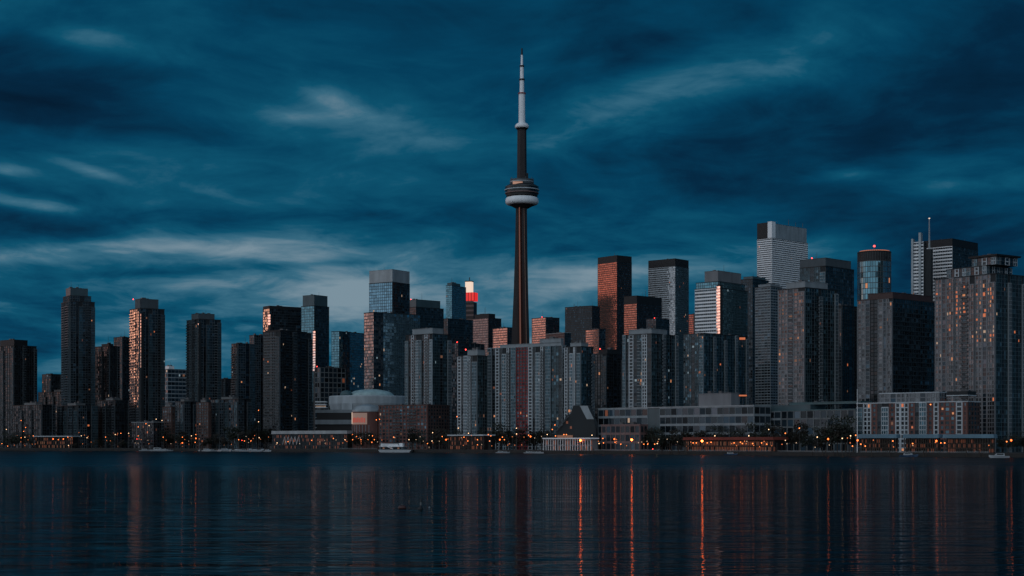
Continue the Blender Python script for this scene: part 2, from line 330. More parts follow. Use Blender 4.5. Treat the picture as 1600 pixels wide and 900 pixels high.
# ------------------------------------------------------------------ buildings
STY = dict(
    warmgrid=dict(kind='grid', fh=3.0, bay=3.6, pier=.9, span=.95, frame='warm_concrete', glass='glint_glass'),
    blue=dict(kind='band', fh=3.9, bay=3.2, pier=.14, span=.7, frame='teal_panel', glass='blue_glass'),
    teal=dict(kind='band', fh=3.6, bay=3.0, pier=.12, span=.6, frame='teal_panel', glass='teal_glass'),
    darkglass=dict(kind='band', fh=3.6, bay=3.2, pier=.2, span=.8, frame='night_panel', glass='dark_glass'),
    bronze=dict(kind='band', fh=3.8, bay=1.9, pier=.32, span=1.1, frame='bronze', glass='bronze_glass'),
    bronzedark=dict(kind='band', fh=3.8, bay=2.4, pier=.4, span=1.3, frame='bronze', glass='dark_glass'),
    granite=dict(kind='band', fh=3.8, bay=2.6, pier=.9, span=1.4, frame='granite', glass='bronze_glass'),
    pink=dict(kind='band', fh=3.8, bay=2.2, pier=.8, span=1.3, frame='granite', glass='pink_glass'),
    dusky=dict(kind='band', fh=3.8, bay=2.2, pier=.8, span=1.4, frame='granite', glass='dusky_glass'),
    mirror=dict(kind='band', fh=3.8, bay=2.2, pier=.25, span=.9, frame='grey_concrete', glass='mirror_glass'),
    stripe=dict(kind='band', fh=3.9, bay=3.0, pier=.1, span=1.9, frame='white_paint', glass='dark_glass'),
    stripelit=dict(kind='band', fh=3.9, bay=2.6, pier=.2, span=1.6, frame='pale_concrete', glass='mirror_glass'),
    slab=dict(kind='band', fh=3.0, bay=4, pier=.3, span=1.1, frame='concrete', glass='dark_glass'),
    brick=dict(kind='grid', fh=3.2, bay=4.2, pier=1.5, span=1.2, frame='brick', glass='glass'),
    redbrick=dict(kind='grid', fh=3.2, bay=4.4, pier=1.4, span=1.1, frame='red_brick', glass='glass'),
    red=dict(kind='grid', fh=3.0, bay=3.2, pier=.7, span=.8, frame='red_paint', glass='dark_glass'),
    office=dict(kind='band', fh=6.4, bay=6, pier=.25, span=1.7, frame='concrete', glass='dark_glass'),
    gridoffice=dict(kind='grid', fh=6.2, bay=6.5, pier=1.0, span=1.1, frame='slate_concrete', glass='dark_glass'),
    plain=dict(kind='none'),
    quay=dict(kind='mix', of=[('columns',6),('redbrick',4.4),('recess',3.5),('palebay',5),('redbrick',4.4),('columns',3.6)]),
    colon=dict(kind='grid', fh=8, bay=5.5, pier=.8, span=2.2, frame='granite', glass='dark_glass'),
    bay=dict(kind='band', fh=3.0, bay=1.7, pier=.16, span=.5, frame='concrete', glass='bay_glass'),
    palebay=dict(kind='band', fh=3.0, bay=1.9, pier=.3, span=.55, frame='pale_concrete', glass='bay_glass'),
    recess=dict(kind='grid', fh=3.0, bay=5, pier=.25, span=.35, frame='grey_concrete', glass='black_glass'),
    columns=dict(kind='grid', fh=3.0, bay=3.6, pier=.85, span=.75, frame='pale_concrete', glass='black_glass'),
    tealband=dict(kind='band', fh=3.0, bay=2.4, pier=.14, span=.45, frame='teal_panel', glass='glass'),
    pale=dict(kind='mix', of=[('columns',5),('recess',4),('palebay',5),('columns',3),('recess',3),('bay',6)]),
    condo=dict(kind='mix', of=[('bay',4),('recess',3.5),('columns',4),('recess',3),('palebay',3.5)]),
    warm=dict(kind='mix', of=[('warmgrid',7.4),('warmrec',4),('warmgrid',3.7),('warmbay',5)]),
    warmrec=dict(kind='grid', fh=3.0, bay=4, pier=.35, span=.45, frame='warm_concrete', glass='dark_glass'),
    warmbay=dict(kind='band', fh=3.0, bay=1.8, pier=.3, span=.6, frame='warm_concrete', glass='glint_glass'),
    glassy=dict(kind='mix', of=[('tealband',8),('recess',3.5),('tealband',5),('bay',4)]),
    dim=dict(kind='mix', of=[('dimgrid',8),('dimrec',4),('dimbay',6)]),
    dimgrid=dict(kind='grid', fh=3.0, bay=3.0, pier=.4, span=.6, frame='grey_concrete', glass='dark_glass'),
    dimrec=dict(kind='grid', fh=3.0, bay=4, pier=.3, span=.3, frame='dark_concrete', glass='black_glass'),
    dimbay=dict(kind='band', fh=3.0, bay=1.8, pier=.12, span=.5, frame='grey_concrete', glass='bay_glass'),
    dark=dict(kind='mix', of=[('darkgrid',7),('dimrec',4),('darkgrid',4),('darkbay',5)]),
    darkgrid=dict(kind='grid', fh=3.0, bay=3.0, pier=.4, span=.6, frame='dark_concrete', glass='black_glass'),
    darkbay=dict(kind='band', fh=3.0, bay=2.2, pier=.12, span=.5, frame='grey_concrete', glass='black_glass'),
)
FOOT = []                                     # footprints, for checking
H_ = [0]
class Facades:
    def __init__(s, root): s.root = root; s.frames = {}; s.win = []; s.bal = []
    def fr(s, m): return s.frames.setdefault(m, MB())
    def put(s, mb, face, box3, mi=0, pane=None):
        kind, X, Yy, u0, u1, o0, o1, z0, z1 = box3
        if kind == 'f': mb.box(X + u0, X + u1, Yy - o1, Yy - o0, z0, z1, mi, pane)
        else: mb.box(X + o0, X + o1, Yy + u0, Yy + u1, z0, z1, mi, pane)
    def do(s, face, X, Yy, length, z0, z1, st, litf=0, litset=LITS, litz=(0, 1), blank=()):
        """cover one face: X,Yy is the face's start, u runs along it"""
        if st['kind'] == 'none' or length < 1.5 or z1 - z0 < 2: return
        if st['kind'] == 'mix':
            tot = sum(w for _, w in st['of']); rep_ = max(1, round(length / tot)) if length > tot * .6 else 0
            seq = st['of'] * rep_ if rep_ else st['of'][:max(1, round(len(st['of']) * length / tot))]
            sc = length / sum(w for _, w in seq); u = 0
            for nm, w in seq:
                w *= sc
                o_, zt_ = 0, z1
                if nm in ('palebay', 'bay', 'warmbay', 'dimbay', 'darkbay') and z1 - z0 > 30 and w > 3:    # bay windows stand proud and stop short of the roof
                    o_ = 1.3; zt_ = z1 - random.choice((0, 3, 6, 6))
                    s.put(s.fr(STY[nm]['frame']), face, (face, X, Yy, u + .02, u + w - .02, 0, 1.29, z0, zt_ + .5))
                if face == 'f': s.do(face, X + u, Yy - o_, w, z0, zt_, STY[nm], litf, litset, litz)
                else: s.do(face, X + o_, Yy + u, w, z0, zt_, STY[nm], litf, litset, litz)
                u += w
            return
        fm = s.fr(st['frame']); nb = max(1, round(length / st['bay'])); bw = length / nb
        nf = max(1, round((z1 - z0) / st['fh'])); fh = (z1 - z0) / nf; pw = st['pier']; sp = st['span'] * fh / st['fh']
        for i in range(nb + 1):
            u = min(max(i * bw, pw / 2), length - pw / 2)
            s.put(fm, face, (face, X, Yy, u - pw/2, u + pw/2, 0, .36, z0, z1 - .02))
        for k in range(nf + 1):
            za = z0 + k * fh - sp / 2
            s.put(fm, face, (face, X, Yy, 0.01, length - .01, 0, .30, max(za, z0 + .01), min(za + sp, z1 - .01)))
        for k in range(nf):
            za, zb = z0 + k * fh + sp / 2, z0 + (k + 1) * fh - sp / 2
            t = (k + .5) / nf
            row = []
            for i in range(nb):
                u0, u1 = i * bw + pw / 2, (i + 1) * bw - pw / 2
                L = litf * (1 if litz[0] <= t <= litz[1] else .12)
                L *= 2.6 if (hash((k // 5, int((X + Yy + i * bw) // 9), round(H_[0]))) % 7) < 2 else .3
                l = random.choice(litset) if random.random() < L else None
                row.append(((face, X, Yy, u0, u1, .02, .08, za, zb), l))
            if st['kind'] == 'band': s.win.append((row, st['glass']))
            else:
                for r in row: s.win.append(([r], st['glass']))
    def balcony(s, face, X, Yy, u0, u1, z0, z1, fh, proud=1.5, m='concrete'):
        n = max(1, int((z1 - z0) / fh))
        for k in range(n):
            z = z0 + k * fh
            s.bal.append((m, [(face, X, Yy, u0, u1, .37, proud, z - .12, z + .12), (face, X, Yy, u0 + .05, u1 - .05, proud - .08, proud - .02, z + .13, z + 1.1)]))
    def finish(s, cap=100):
        for m, mb in s.frames.items(): mb.build('facade_frame', m, s.root)
        def one(specs, name, stuff=False):
            mb = MB(); mats = []
            for row, g in specs:
                for b, l in row:
                    if g not in mats: mats.append(g)
                    s.put(mb, b[0], b, mats.index(g), rp())
                    if l:                                  # part of the pane glows: lit rooms, and painted sunset reflections on two right towers
                        if l not in mats: mats.append(l)
                        kf, X, Yy, u0, u1, o0, o1, za, zb = b; w = u1 - u0; q = random.uniform(.35, .75) if w > 1.4 else .9; t = random.uniform(0, 1 - q)
                        s.put(mb, kf, (kf, X, Yy, u0 + w * t, u0 + w * (t + q), o1 - .02, o1 + .02, za + (zb - za) * random.choice((0, .25)), zb - .05), mats.index(l), rp())
            o = mb.build(name, mats, s.root)
            if stuff: o['kind'] = 'stuff'
        w = s.win
        if len(w) > cap:
            li = [x for x in w if any(l for _, l in x[0])]; un = [x for x in w if not any(l for _, l in x[0])]
            random.shuffle(un); w = li + un
        for x in w[:cap]: one([x], 'window')
        if w[cap:]: one(w[cap:], 'window', True)
        for m, bx in s.bal[:100]:
            mb = MB(); s.put(mb, bx[0][0], bx[0]); s.put(mb, bx[1][0], bx[1], 1); mb.build('balcony', [m, 'balcony_glass'], s.root)
        if s.bal[100:]:
            mb = MB()
            for m, bx in s.bal[100:]: s.put(mb, bx[0][0], bx[0]); s.put(mb, bx[1][0], bx[1], 1)
            mb.build('balcony', [s.bal[100][0], 'balcony_glass'], s.root)['kind'] = 'stuff'

def B(name, label, cat, Y, xl, xc, xr, top, style, side=None, al=42, wall='dark_concrete', tiers=(), litf=.03, slit=None, litset=LITS,
      bal=(), strips=(), facet=None, roofm='charcoal', base=None, b=None, a=None, group=None, litz=(0, 1), cap=100, aerials=()):
    """one building. xl, xc, xr: where its left end, near corner and right end stand; al: how far its left face is turned to the west"""
    litf *= .32; slit = slit if slit is None else slit * .32; A = R(al); ca, sa = math.cos(A), math.sin(A); tl, tc_, tr = tx(xl), tx(xc), tx(xr)
    Xc = tc_ * Y
    if a is None: a = (Xc - tl * Y) / (ca + tl * sa)
    if b is None: b = (tr * Y - Xc) / (sa - tr * ca) if xr > xc else 24
    z0 = GZ if base is None else wz(base, Y)
    root = empty(name, (Xc, Y, GZ), -A); tag(root, label, cat, group)
    H = wz(top, Y) - GZ; H_[0] = xl * 7 + top
    FOOT.append((label, [(Xc, Y), (Xc - a*ca, Y + a*sa), (Xc - a*ca + b*sa, Y + a*sa + b*ca), (Xc + b*sa, Y + b*ca)]))
    fc = Facades(root)
    st = STY[style]; ss = STY[side or style]
    core = MB().box(-a, 0, 0, b, 0, H); core.build('wall', wall, root)
    slit = litf if slit is None else slit
    # strips: (u0,u1,style,litf) fractions of the left face that differ from the rest; negative face = right face
    us = [s for s in strips if s[0] == 'f']; vs = [s for s in strips if s[0] == 's']
    def run(face, length, sts, default, lf):
        cur = 0
        for _, f0, f1, sn, sl_ in sorted(sts, key=lambda q: q[1]):
            if f0 > cur: seg(face, cur * length, f0 * length, default, lf)
            seg(face, f0 * length, f1 * length, STY[sn], sl_); cur = f1
        if cur < 1: seg(face, cur * length, length, default, lf)
    def seg(face, u0, u1, s_, lf):
        if face == 'f': fc.do('f', -a + u0, 0, u1 - u0, 0, H, s_, lf, litset, litz)
        else: fc.do('s', 0, u0, u1 - u0, 0, H, s_, lf, litset, litz)
    run('f', a, us, st, litf); run('s', b, vs, ss, slit)
    for face, f0, f1, m in bal:
        ln = a if face == 'f' else b
        X = -a if face == 'f' else 0
        fh = 3.0
        if face == 'f': fc.balcony('f', X, 0, f0 * ln, f1 * ln, fh, H - 1, H / max(1, round(H / fh)), 1.5, m)
        else: fc.balcony('s', 0, 0, f0 * ln, f1 * ln, fh, H - 1, H / max(1, round(H / fh)), 1.5, m)
    roof = MB().box(-a - .5, .5, -.5, b + .2, H, H + .7); roof.build('roof', roofm, root)
    zt = H + .7
    for t in tiers:
        fx0, fx1, fy0, fy1, py, kind = t[:6]
        lo = wz(t[6], Y) - GZ if len(t) > 6 else None
        h0 = lo if lo is not None else zt
        h1 = wz(py, Y) - GZ
        x0, x1, y0, y1 = -a + fx0 * a, -a + fx1 * a, fy0 * b, fy1 * b
        if kind in STY and STY[kind]['kind'] != 'none':
            MB().box(x0, x1, y0, y1, h0, h1).build('upper_storey', wall, root)
            fc.do('f', x0, y0, x1 - x0, h0, h1, STY[kind], litf, litset); fc.do('s', x1, y0, y1 - y0, h0, h1, STY[kind], slit, litset)
            MB().box(x0 - .4, x1 + .4, y0 - .4, y1 + .2, h1, h1 + .6).build('roof', roofm, root); h1 += .6
        else:
            mb = MB().box(x0, x1, y0, y1, h0, h1); mb.box(x0 - .25, x1 + .25, y0 - .25, y1 + .1, h1, h1 + .4)
            mb.build('penthouse', kind, root); h1 += .4
        zt = max(zt, h1) if len(t) <= 6 else zt
    if facet:                                 # narrow bay on the near corner, turned to the sunset
        w, p0, p1, gl = facet
        wm = w / F * Y; f = empty('corner_bay', (0, 0, 0), 0); C.objects.unlink(f); bpy.data.objects.remove(f)
        h0, h1 = wz(p0, Y) - GZ, wz(p1, Y) - GZ
        mb = MB().box(-wm/2, wm/2, -.5, 3, 0, h1 + 1)
        o = mb.build('corner_bay', wall, root); o.rotation_euler = (0, 0, A - R(mirror_alpha(xc)))
        nf = max(1, round((h1 - h0) / 3.4)); fh = (h1 - h0) / nf
        for k in range(nf):
            q = MB()
            for i in range(2):
                q.box(-wm/2 + .12 + i * wm/2, -.12 + i * wm/2, -.62, -.52, h0 + k*fh + .45, h0 + (k+1)*fh - .45, 0, rp())
            q.build('window', gl, o)
    # roof plant: small boxes, each building its own
    rng = random.Random(label)
    mb = MB(); hi = zt
    t0 = [t for t in tiers if len(t) <= 6]
    fx0, fx1, fy0, fy1 = (t0[-1][0], t0[-1][1], t0[-1][2], t0[-1][3]) if t0 else (0, 1, 0, 1)
    for i in range(3):
        px_, py_ = -a + (fx0 + (fx1 - fx0) * rng.uniform(.15, .75)) * a, (fy0 + (fy1 - fy0) * rng.uniform(.1, .7)) * b
        w_, d_, h_ = rng.uniform(1.5, 4), rng.uniform(1.5, 4), rng.uniform(.8, 2.2)
        mb = MB().box(px_, px_ + w_, py_, py_ + d_, hi, hi + h_); mb.build('roof_vent', 'steel', root)
    for i in range(rng.choice((0, 1, 2))):
        px_, py_ = -a + (fx0 + (fx1 - fx0) * rng.uniform(.2, .9)) * a, (fy0 + (fy1 - fy0) * rng.uniform(.1, .8)) * b
        MB().rod((px_, py_, hi), (px_, py_, hi + rng.uniform(5, 11) * Y / 2000), .22, .1, 5).build('antenna', 'steel', root)
    if H > 75 and rng.random() < .14:
        MB().lathe([(.1, hi), (.55, hi + .4), (.55, hi + 1.0), (.1, hi + 1.3)], cx=-a * rng.uniform(.1, .8), cy=.8, n=8).build('warning_light', 'red_light', root)
    for fx, fy, py, r in aerials:
        MB().rod((-a + fx * a, fy * b, hi), (-a + fx * a, fy * b, wz(py, Y) - GZ), r, r * .5).build('antenna', 'steel', root)
    fc.finish(cap)
    root['_a'] = a; root['_b'] = b; root['_h'] = H
    return root
T = 'tower'; AB = 'apartment block'; OB = 'office tower'

# ---- far left
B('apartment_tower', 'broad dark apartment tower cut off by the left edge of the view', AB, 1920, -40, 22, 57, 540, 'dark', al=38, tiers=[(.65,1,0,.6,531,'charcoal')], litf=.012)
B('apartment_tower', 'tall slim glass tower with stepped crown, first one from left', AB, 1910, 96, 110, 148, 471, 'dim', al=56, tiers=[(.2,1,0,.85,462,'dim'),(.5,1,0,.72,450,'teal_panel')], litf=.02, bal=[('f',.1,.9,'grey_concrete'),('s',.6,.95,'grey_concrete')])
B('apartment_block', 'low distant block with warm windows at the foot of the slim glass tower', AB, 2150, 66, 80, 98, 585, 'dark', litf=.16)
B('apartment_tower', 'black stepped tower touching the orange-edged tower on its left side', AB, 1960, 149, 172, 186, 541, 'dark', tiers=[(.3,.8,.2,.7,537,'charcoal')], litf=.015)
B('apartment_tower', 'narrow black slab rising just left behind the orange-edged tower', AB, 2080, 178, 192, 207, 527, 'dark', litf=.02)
B('apartment_tower', 'tall glass tower with one corner glowing orange in the sunset', AB, 1760, 203, 219, 257, 482, 'dark', 'dim', al=53, tiers=[(.5,1,0,.75,467,'grey_concrete')], litf=.03, facet=(8, 575, 490, 'warm_facet'), bal=[('f',.05,.6,'grey_concrete'),('s',.7,.97,'grey_concrete')])
B('hospital_block', 'pale low distant block with many lit windows between two dark towers', 'office building', 2500, 255, 262, 296, 577, 'office', al=50, litf=.35, tiers=[(.2,1,.05,.3,572,'white_paint')])
B('apartment_tower', 'square-topped glass tower with ribbed balcony edge, alone over the marina', AB, 1740, 292, 310, 345, 499, 'dim', al=54, tiers=[(.4,1,0,.72,490,'grey_concrete')], litf=.02, facet=(4, 600, 505, 'facet_glass'), bal=[('s',.68,.98,'concrete'),('f',.0,.7,'grey_concrete')])
B('apartment_block', 'tiny far block seen between the ribbed tower and the grey stepped block', AB, 2500, 344, 352, 364, 592, 'dark', litf=.05)
B('apartment_block', 'grey stepped block left of the front black tower', AB, 1900, 362, 372, 398, 537, 'dim', al=50, litf=.02, bal=[('f',.0,.9,'concrete')])
B('apartment_tower', 'slightly taller grey slab wedged against the front black tower', AB, 1990, 390, 398, 418, 524, 'dim', al=50, litf=.02)
B('office_tower', 'dark flat-topped tower with a small orange reflection near its top left', OB, 2150, 411, 421, 472, 482, 'darkglass', al=55, tiers=[(0,1,0,1,478,'charcoal')], litf=.01, facet=(7, 508, 491, 'facet_glass'))
B('office_tower', 'slate tower with a pale lit cap and an orange lit strip down its left side', OB, 2110, 471, 491, 514, 478, 'teal', 'darkglass', al=36, tiers=[(.1,1,.0,.9,461,'teal_panel')], litf=.01, facet=(8, 580, 517, 'facet_glass'))
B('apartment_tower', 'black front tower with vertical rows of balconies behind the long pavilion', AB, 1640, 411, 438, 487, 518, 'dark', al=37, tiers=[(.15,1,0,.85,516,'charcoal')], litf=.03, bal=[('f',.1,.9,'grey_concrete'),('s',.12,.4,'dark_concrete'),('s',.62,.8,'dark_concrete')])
B('glass_block', 'low teal glass block with bright specks left of the two-step glass tower', OB, 2250, 518, 530, 572, 518, 'teal', al=32, litf=.05, litset=['lit_cool','lit_white'], strips=[('s',.12,.38,'darkglass',.02)])
# ---- centre left
B('office_tower', 'tall blue glass tower with pale cap left of the needle tower', OB, 2060, 577, 613, 640, 441, 'blue', 'darkglass', al=34, tiers=[(0,1,0,1,421,'pale_metal')], litf=.02, litset=['lit_cool','lit_white'])
B('apartment_tower', 'broad blue glass slab in front of the pale-capped tower, orange left edge', AB, 1900, 569, 584, 656, 488, 'mirror', 'blue', al=50, litf=.08, slit=.03, strips=[('s',0,.2,'darkglass',.03)], litset=['lit_white','lit_cool','lit_warm'])
B('office_tower', 'dark stepped glass tower directly right of the pale-capped blue tower', OB, 2250, 637, 650, 693, 480, 'darkglass', al=48, tiers=[(0,1,0,.88,468,'teal_panel')], litf=.01)
B('office_tower', 'distant teal glass tower with slanting top beside the red sign', OB, 2900, 697, 706, 728, 446, 'teal', al=30, tiers=[(.2,1,0,.6,442,'teal_panel')], litf=.01)
B('office_block', 'broad black block left of the pink stone tower', OB, 2350, 683, 700, 739, 498, 'darkglass', al=45, litf=.01)
B('office_block', 'low black block in front of the pink stone tower', OB, 2050, 700, 716, 757, 536, 'darkglass', al=45, litf=.004)
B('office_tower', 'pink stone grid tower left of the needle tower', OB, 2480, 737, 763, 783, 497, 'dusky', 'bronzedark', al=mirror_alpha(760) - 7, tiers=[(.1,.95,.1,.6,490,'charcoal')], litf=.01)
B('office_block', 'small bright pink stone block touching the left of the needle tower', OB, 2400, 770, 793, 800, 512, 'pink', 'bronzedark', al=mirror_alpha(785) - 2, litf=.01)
B('apartment_tower', 'grey front tower with chequered window columns behind the brick hotel', AB, 1610, 634, 676, 704, 522, 'condo', 'glassy', al=42, tiers=[(.25,1,0,.6,513,'concrete')], litf=.035, slit=.03, bal=[('f',.28,.44,'pale_concrete'),('f',.72,.86,'pale_concrete')])
# ---- centre
B('apartment_tower', 'pale slender tower at the left end of the white apartment slab', AB, 1470, 715, 746, 766, 556, 'pale', 'glassy', al=40, tiers=[(.5,1,0,.6,547,'concrete')], litf=.05, bal=[('f',.35,.6,'pale_concrete')])
B('apartment_slab', 'wide white gridded apartment slab with a dark red stripe at the needle tower foot', AB, 1430, 763, 878, 884, 540, 'pale', al=36, base=None, litf=.05, strips=[('f',0,.1,'condo',.03),('f',.39,.55,'red',.03),('f',.86,1,'glassy',.04)], tiers=[(.15,.98,.2,.8,535,'concrete'),(.70,.98,.1,.8,529,'concrete')], bal=[('f',.22,.30,'pale_concrete'),('f',.70,.76,'pale_concrete')], roofm='concrete')
B('apartment_tower', 'pale tower with round roof drum at the right end of the white apartment slab', AB, 1410, 882, 908, 927, 542, 'pale', 'glassy', al=38, litf=.04, bal=[('s',.5,.9,'grey_concrete')], tiers=[(.35,1,0,.6,536,'concrete')])
# ---- downtown bank towers
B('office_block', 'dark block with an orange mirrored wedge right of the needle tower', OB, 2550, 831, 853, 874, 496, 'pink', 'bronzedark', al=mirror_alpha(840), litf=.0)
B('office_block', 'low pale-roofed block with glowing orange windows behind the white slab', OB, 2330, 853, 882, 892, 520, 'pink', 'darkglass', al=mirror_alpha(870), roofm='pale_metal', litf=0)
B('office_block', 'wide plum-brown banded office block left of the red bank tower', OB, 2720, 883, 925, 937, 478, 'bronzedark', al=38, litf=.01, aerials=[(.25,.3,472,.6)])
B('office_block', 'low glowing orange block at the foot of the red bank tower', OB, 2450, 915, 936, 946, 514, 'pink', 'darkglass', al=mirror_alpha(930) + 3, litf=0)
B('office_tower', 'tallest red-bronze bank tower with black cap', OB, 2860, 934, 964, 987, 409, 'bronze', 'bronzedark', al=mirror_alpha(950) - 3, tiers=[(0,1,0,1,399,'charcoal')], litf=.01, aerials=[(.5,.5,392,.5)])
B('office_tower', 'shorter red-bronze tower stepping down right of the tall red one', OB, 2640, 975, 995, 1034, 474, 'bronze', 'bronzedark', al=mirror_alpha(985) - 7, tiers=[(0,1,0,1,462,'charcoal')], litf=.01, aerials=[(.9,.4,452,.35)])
B('office_block', 'black low wing stepping down behind the pale front tower', OB, 2520, 1010, 1025, 1046, 498, 'darkglass', al=48, litf=.0)
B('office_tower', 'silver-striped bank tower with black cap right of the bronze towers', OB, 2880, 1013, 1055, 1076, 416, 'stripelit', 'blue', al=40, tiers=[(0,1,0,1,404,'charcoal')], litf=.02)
B('apartment_block', 'narrow distant pink block between the striped and the stepped glass tower', AB, 3000, 1074, 1084, 1092, 491, 'granite', al=52, litf=.02)
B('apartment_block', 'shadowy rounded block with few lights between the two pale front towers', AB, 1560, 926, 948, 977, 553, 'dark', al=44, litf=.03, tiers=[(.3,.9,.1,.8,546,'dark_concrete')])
B('apartment_tower', 'pale front tower with white window columns left of the long terminal roof', AB, 1370, 974, 1018, 1058, 522, 'pale', 'glassy', al=42, tiers=[(.2,1,0,.6,514,'concrete')], litf=.035, slit=.05, strips=[('f',0,.2,'condo',.05),('f',.5,.66,'glassy',.03)], bal=[('f',.52,.64,'pale_concrete'),('s',.35,.55,'grey_concrete')])
# ---- right
B('glass_tower', 'stepped glass tower with pale cap and a bright gold strip down its corner', OB, 1800, 1086, 1122, 1168, 450, 'stripe', 'teal', al=42, tiers=[(.05,1,0,.9,440,'teal'),(.42,1,0,.78,423,'warm_concrete')], litf=.03, facet=(11, 522, 447, 'facet_glass'))
B('glass_block', 'lower dark glass block with lit flats in front of the gold-strip tower', AB, 1620, 1068, 1100, 1168, 521, 'glassy', 'glassy', al=44, litf=.14, slit=.025)
B('office_tower', 'plain dark tower behind the right shoulder of the gold-strip tower', OB, 2050, 1158, 1176, 1201, 436, 'darkglass', al=44, litf=.01, tiers=[(.2,1,0,.8,432,'teal_panel')])
B('apartment_tower', 'slim tower ringed by pale balcony bands between two broader towers', AB, 1700, 1180, 1204, 1222, 448, 'slab', al=46, litf=.02, tiers=[(.2,1,0,.8,444,'concrete')])
B('office_tower', 'tallest white-striped bank tower with dark cap on the right', OB, 2900, 1183, 1206, 1262, 372, 'stripe', 'stripe', al=46, tiers=[(0,.72,0,.9,347,'charcoal'),(.72,1,0,.1,346,'white_paint',620),(.98,1,.1,.97,349,'pale_metal',372)], litf=.01, aerials=[(.9,.5,338,.6),(.9,.7,341,.5),(.9,.9,340,.5)])
B('apartment_tower', 'dark glass tower with grey cap left of the round tower', AB, 1560, 1250, 1290, 1334, 416, 'glassy', 'darkglass', al=44, tiers=[(0,1,0,.9,403,'grey_concrete')], litf=.03, slit=.02)
B('apartment_tower', 'grey front tower with sunset on its window columns, behind the terminal', AB, 1270, 1216, 1258, 1308, 450, 'warm', 'glassy', al=51, tiers=[(.3,1,0,.7,440,'concrete')], litf=.4, slit=.03, litz=(.55,.97), litset=['lit_dim', 'lit_warm', 'lit_ember', 'lit_dim'], bal=[('f',.42,.56,'pale_concrete'),('s',.3,.5,'grey_concrete')])  # glowing upper panes stand in for the sunset's reflection
B('apartment_tower', 'dim tower half hidden between grey front tower and brown-roofed tower', AB, 1400, 1296, 1316, 1345, 478, 'dark', al=48, litf=.02)
B('apartment_tower', 'brown-roofed tower with dark glass right side and a dark brown groove', AB, 1240, 1340, 1395, 1462, 466, 'warm', 'darkglass', al=48, roofm='brown_roof', tiers=[(.3,1,0,.9,457,'brown_roof')], litf=.05, slit=.02, strips=[('f',.36,.58,'dark',0)], cap=100)
B('office_tower', 'twin-finned dark tower with black top beyond the large right tower', OB, 1850, 1444, 1488, 1528, 384, 'stripe', 'darkglass', al=44, tiers=[(0,1,0,1,373,'charcoal')], litf=.02)
B('apartment_tower', 'large front tower at right with many orange windows and overhanging flat roof', AB, 1100, 1461, 1556, 1600, 428, 'warm', 'glassy', al=54, roofm='dark_concrete',
  tiers=[(.2,.85,0,.9,414,'condo'),(.62,1.0,.0,.75,401,'condo'),(.58,1.04,-.05,.8,398,'charcoal')], litf=.55, slit=.03, litz=(.62,.97), litset=['lit_warm','lit_orange','lit_orange','lit_dim','lit_white'], bal=[('f',.44,.56,'warm_concrete')])  # orange emission on the upper panes imitates reflected sunset
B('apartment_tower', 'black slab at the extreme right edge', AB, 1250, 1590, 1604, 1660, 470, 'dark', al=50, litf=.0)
# ---- waterfront blocks
B('hotel', 'seven-storey brick quayside block with flat pale terrace at the right', 'hotel', 1062, 1339, 1512, 1520, 628, 'quay', 'brick', al=42, b=18, litf=.07, tiers=[(.18,.72,.3,.9,612,'warm'),(.8,.98,.2,.9,618,'condo')], roofm='pale_concrete', litset=['lit_warm','lit_orange','lit_dim'], strips=[('f',0,.06,'condo',.02),('f',.75,.9,'redbrick',.05)])
B('terminal', 'long low terminal with white storey bands right of the wedge-roofed hall', 'terminal building', 1197, 935, 1178, 1182, 634, 'office', al=48, b=20, litf=.22, litset=['lit_dim', 'lit_ember', 'lit_white'], roofm='pale_metal', strips=[('f',.34,.42,'plain',0)], tiers=[(.64,.84,.25,.75,613,'warm_concrete')], wall='teal_panel')
B('terminal', 'gridded concrete warehouse with teal roof between terminal and brick hotel', 'terminal building', 1152, 1180, 1336, 1340, 640, 'gridoffice', al=50, b=22, litf=.01, roofm='copper_roof', tiers=[(0,.55,.1,.9,631,'teal_panel'),(.3,1,.3,.9,627,'copper_roof')], strips=[('f',0,.27,'office',.02)])
B('hotel', 'brown brick hotel with balconies beside the round arena', 'hotel', 1510, 592, 668, 702, 633, 'redbrick', 'brick', al=36, litf=.09, slit=.01, roofm='brick', bal=[('f',.3,.46,'warm_concrete'),('f',.62,.78,'warm_concrete')], litset=['lit_dim','lit_warm','lit_white'])
B('pillared_block', 'grey pillared block with tall dark slots behind the round arena', 'office building', 1950, 492, 500, 540, 574, 'gridoffice', al=52, litf=.02)
for lab, Y, xl, xc, xr, top, st, lf in (
    ('long low dark building at the far left shore', 1800, 20, 66, 86, 633, 'dark', .03),
    ('grey low block with pale roof left of the black stepped tower', 1800, 90, 122, 152, 634, 'dim', .05),
    ('shadowy row of flats below the black stepped tower', 1815, 152, 180, 206, 626, 'dark', .05),
    ('low block with few lights far behind the left shore', 1990, 60, 110, 160, 612, 'dark', .03),
    ('small brick house row left of the marina', 1730, 254, 268, 276, 636, 'brick', .04),
    ('grey terraced low block above the marina', 1720, 274, 288, 308, 628, 'dim', .06),
    ('pinkish brick block above the marina', 1700, 307, 326, 330, 629, 'brick', .06),
    ('flat-roofed low block left of the front black tower', 1690, 329, 372, 392, 624, 'dim', .03)):
    B('low_block', lab, 'low building', Y, xl, xc, xr, top, st, litf=lf, tiers=[(.3,.7,.2,.7,top - 4,'slate_concrete')])

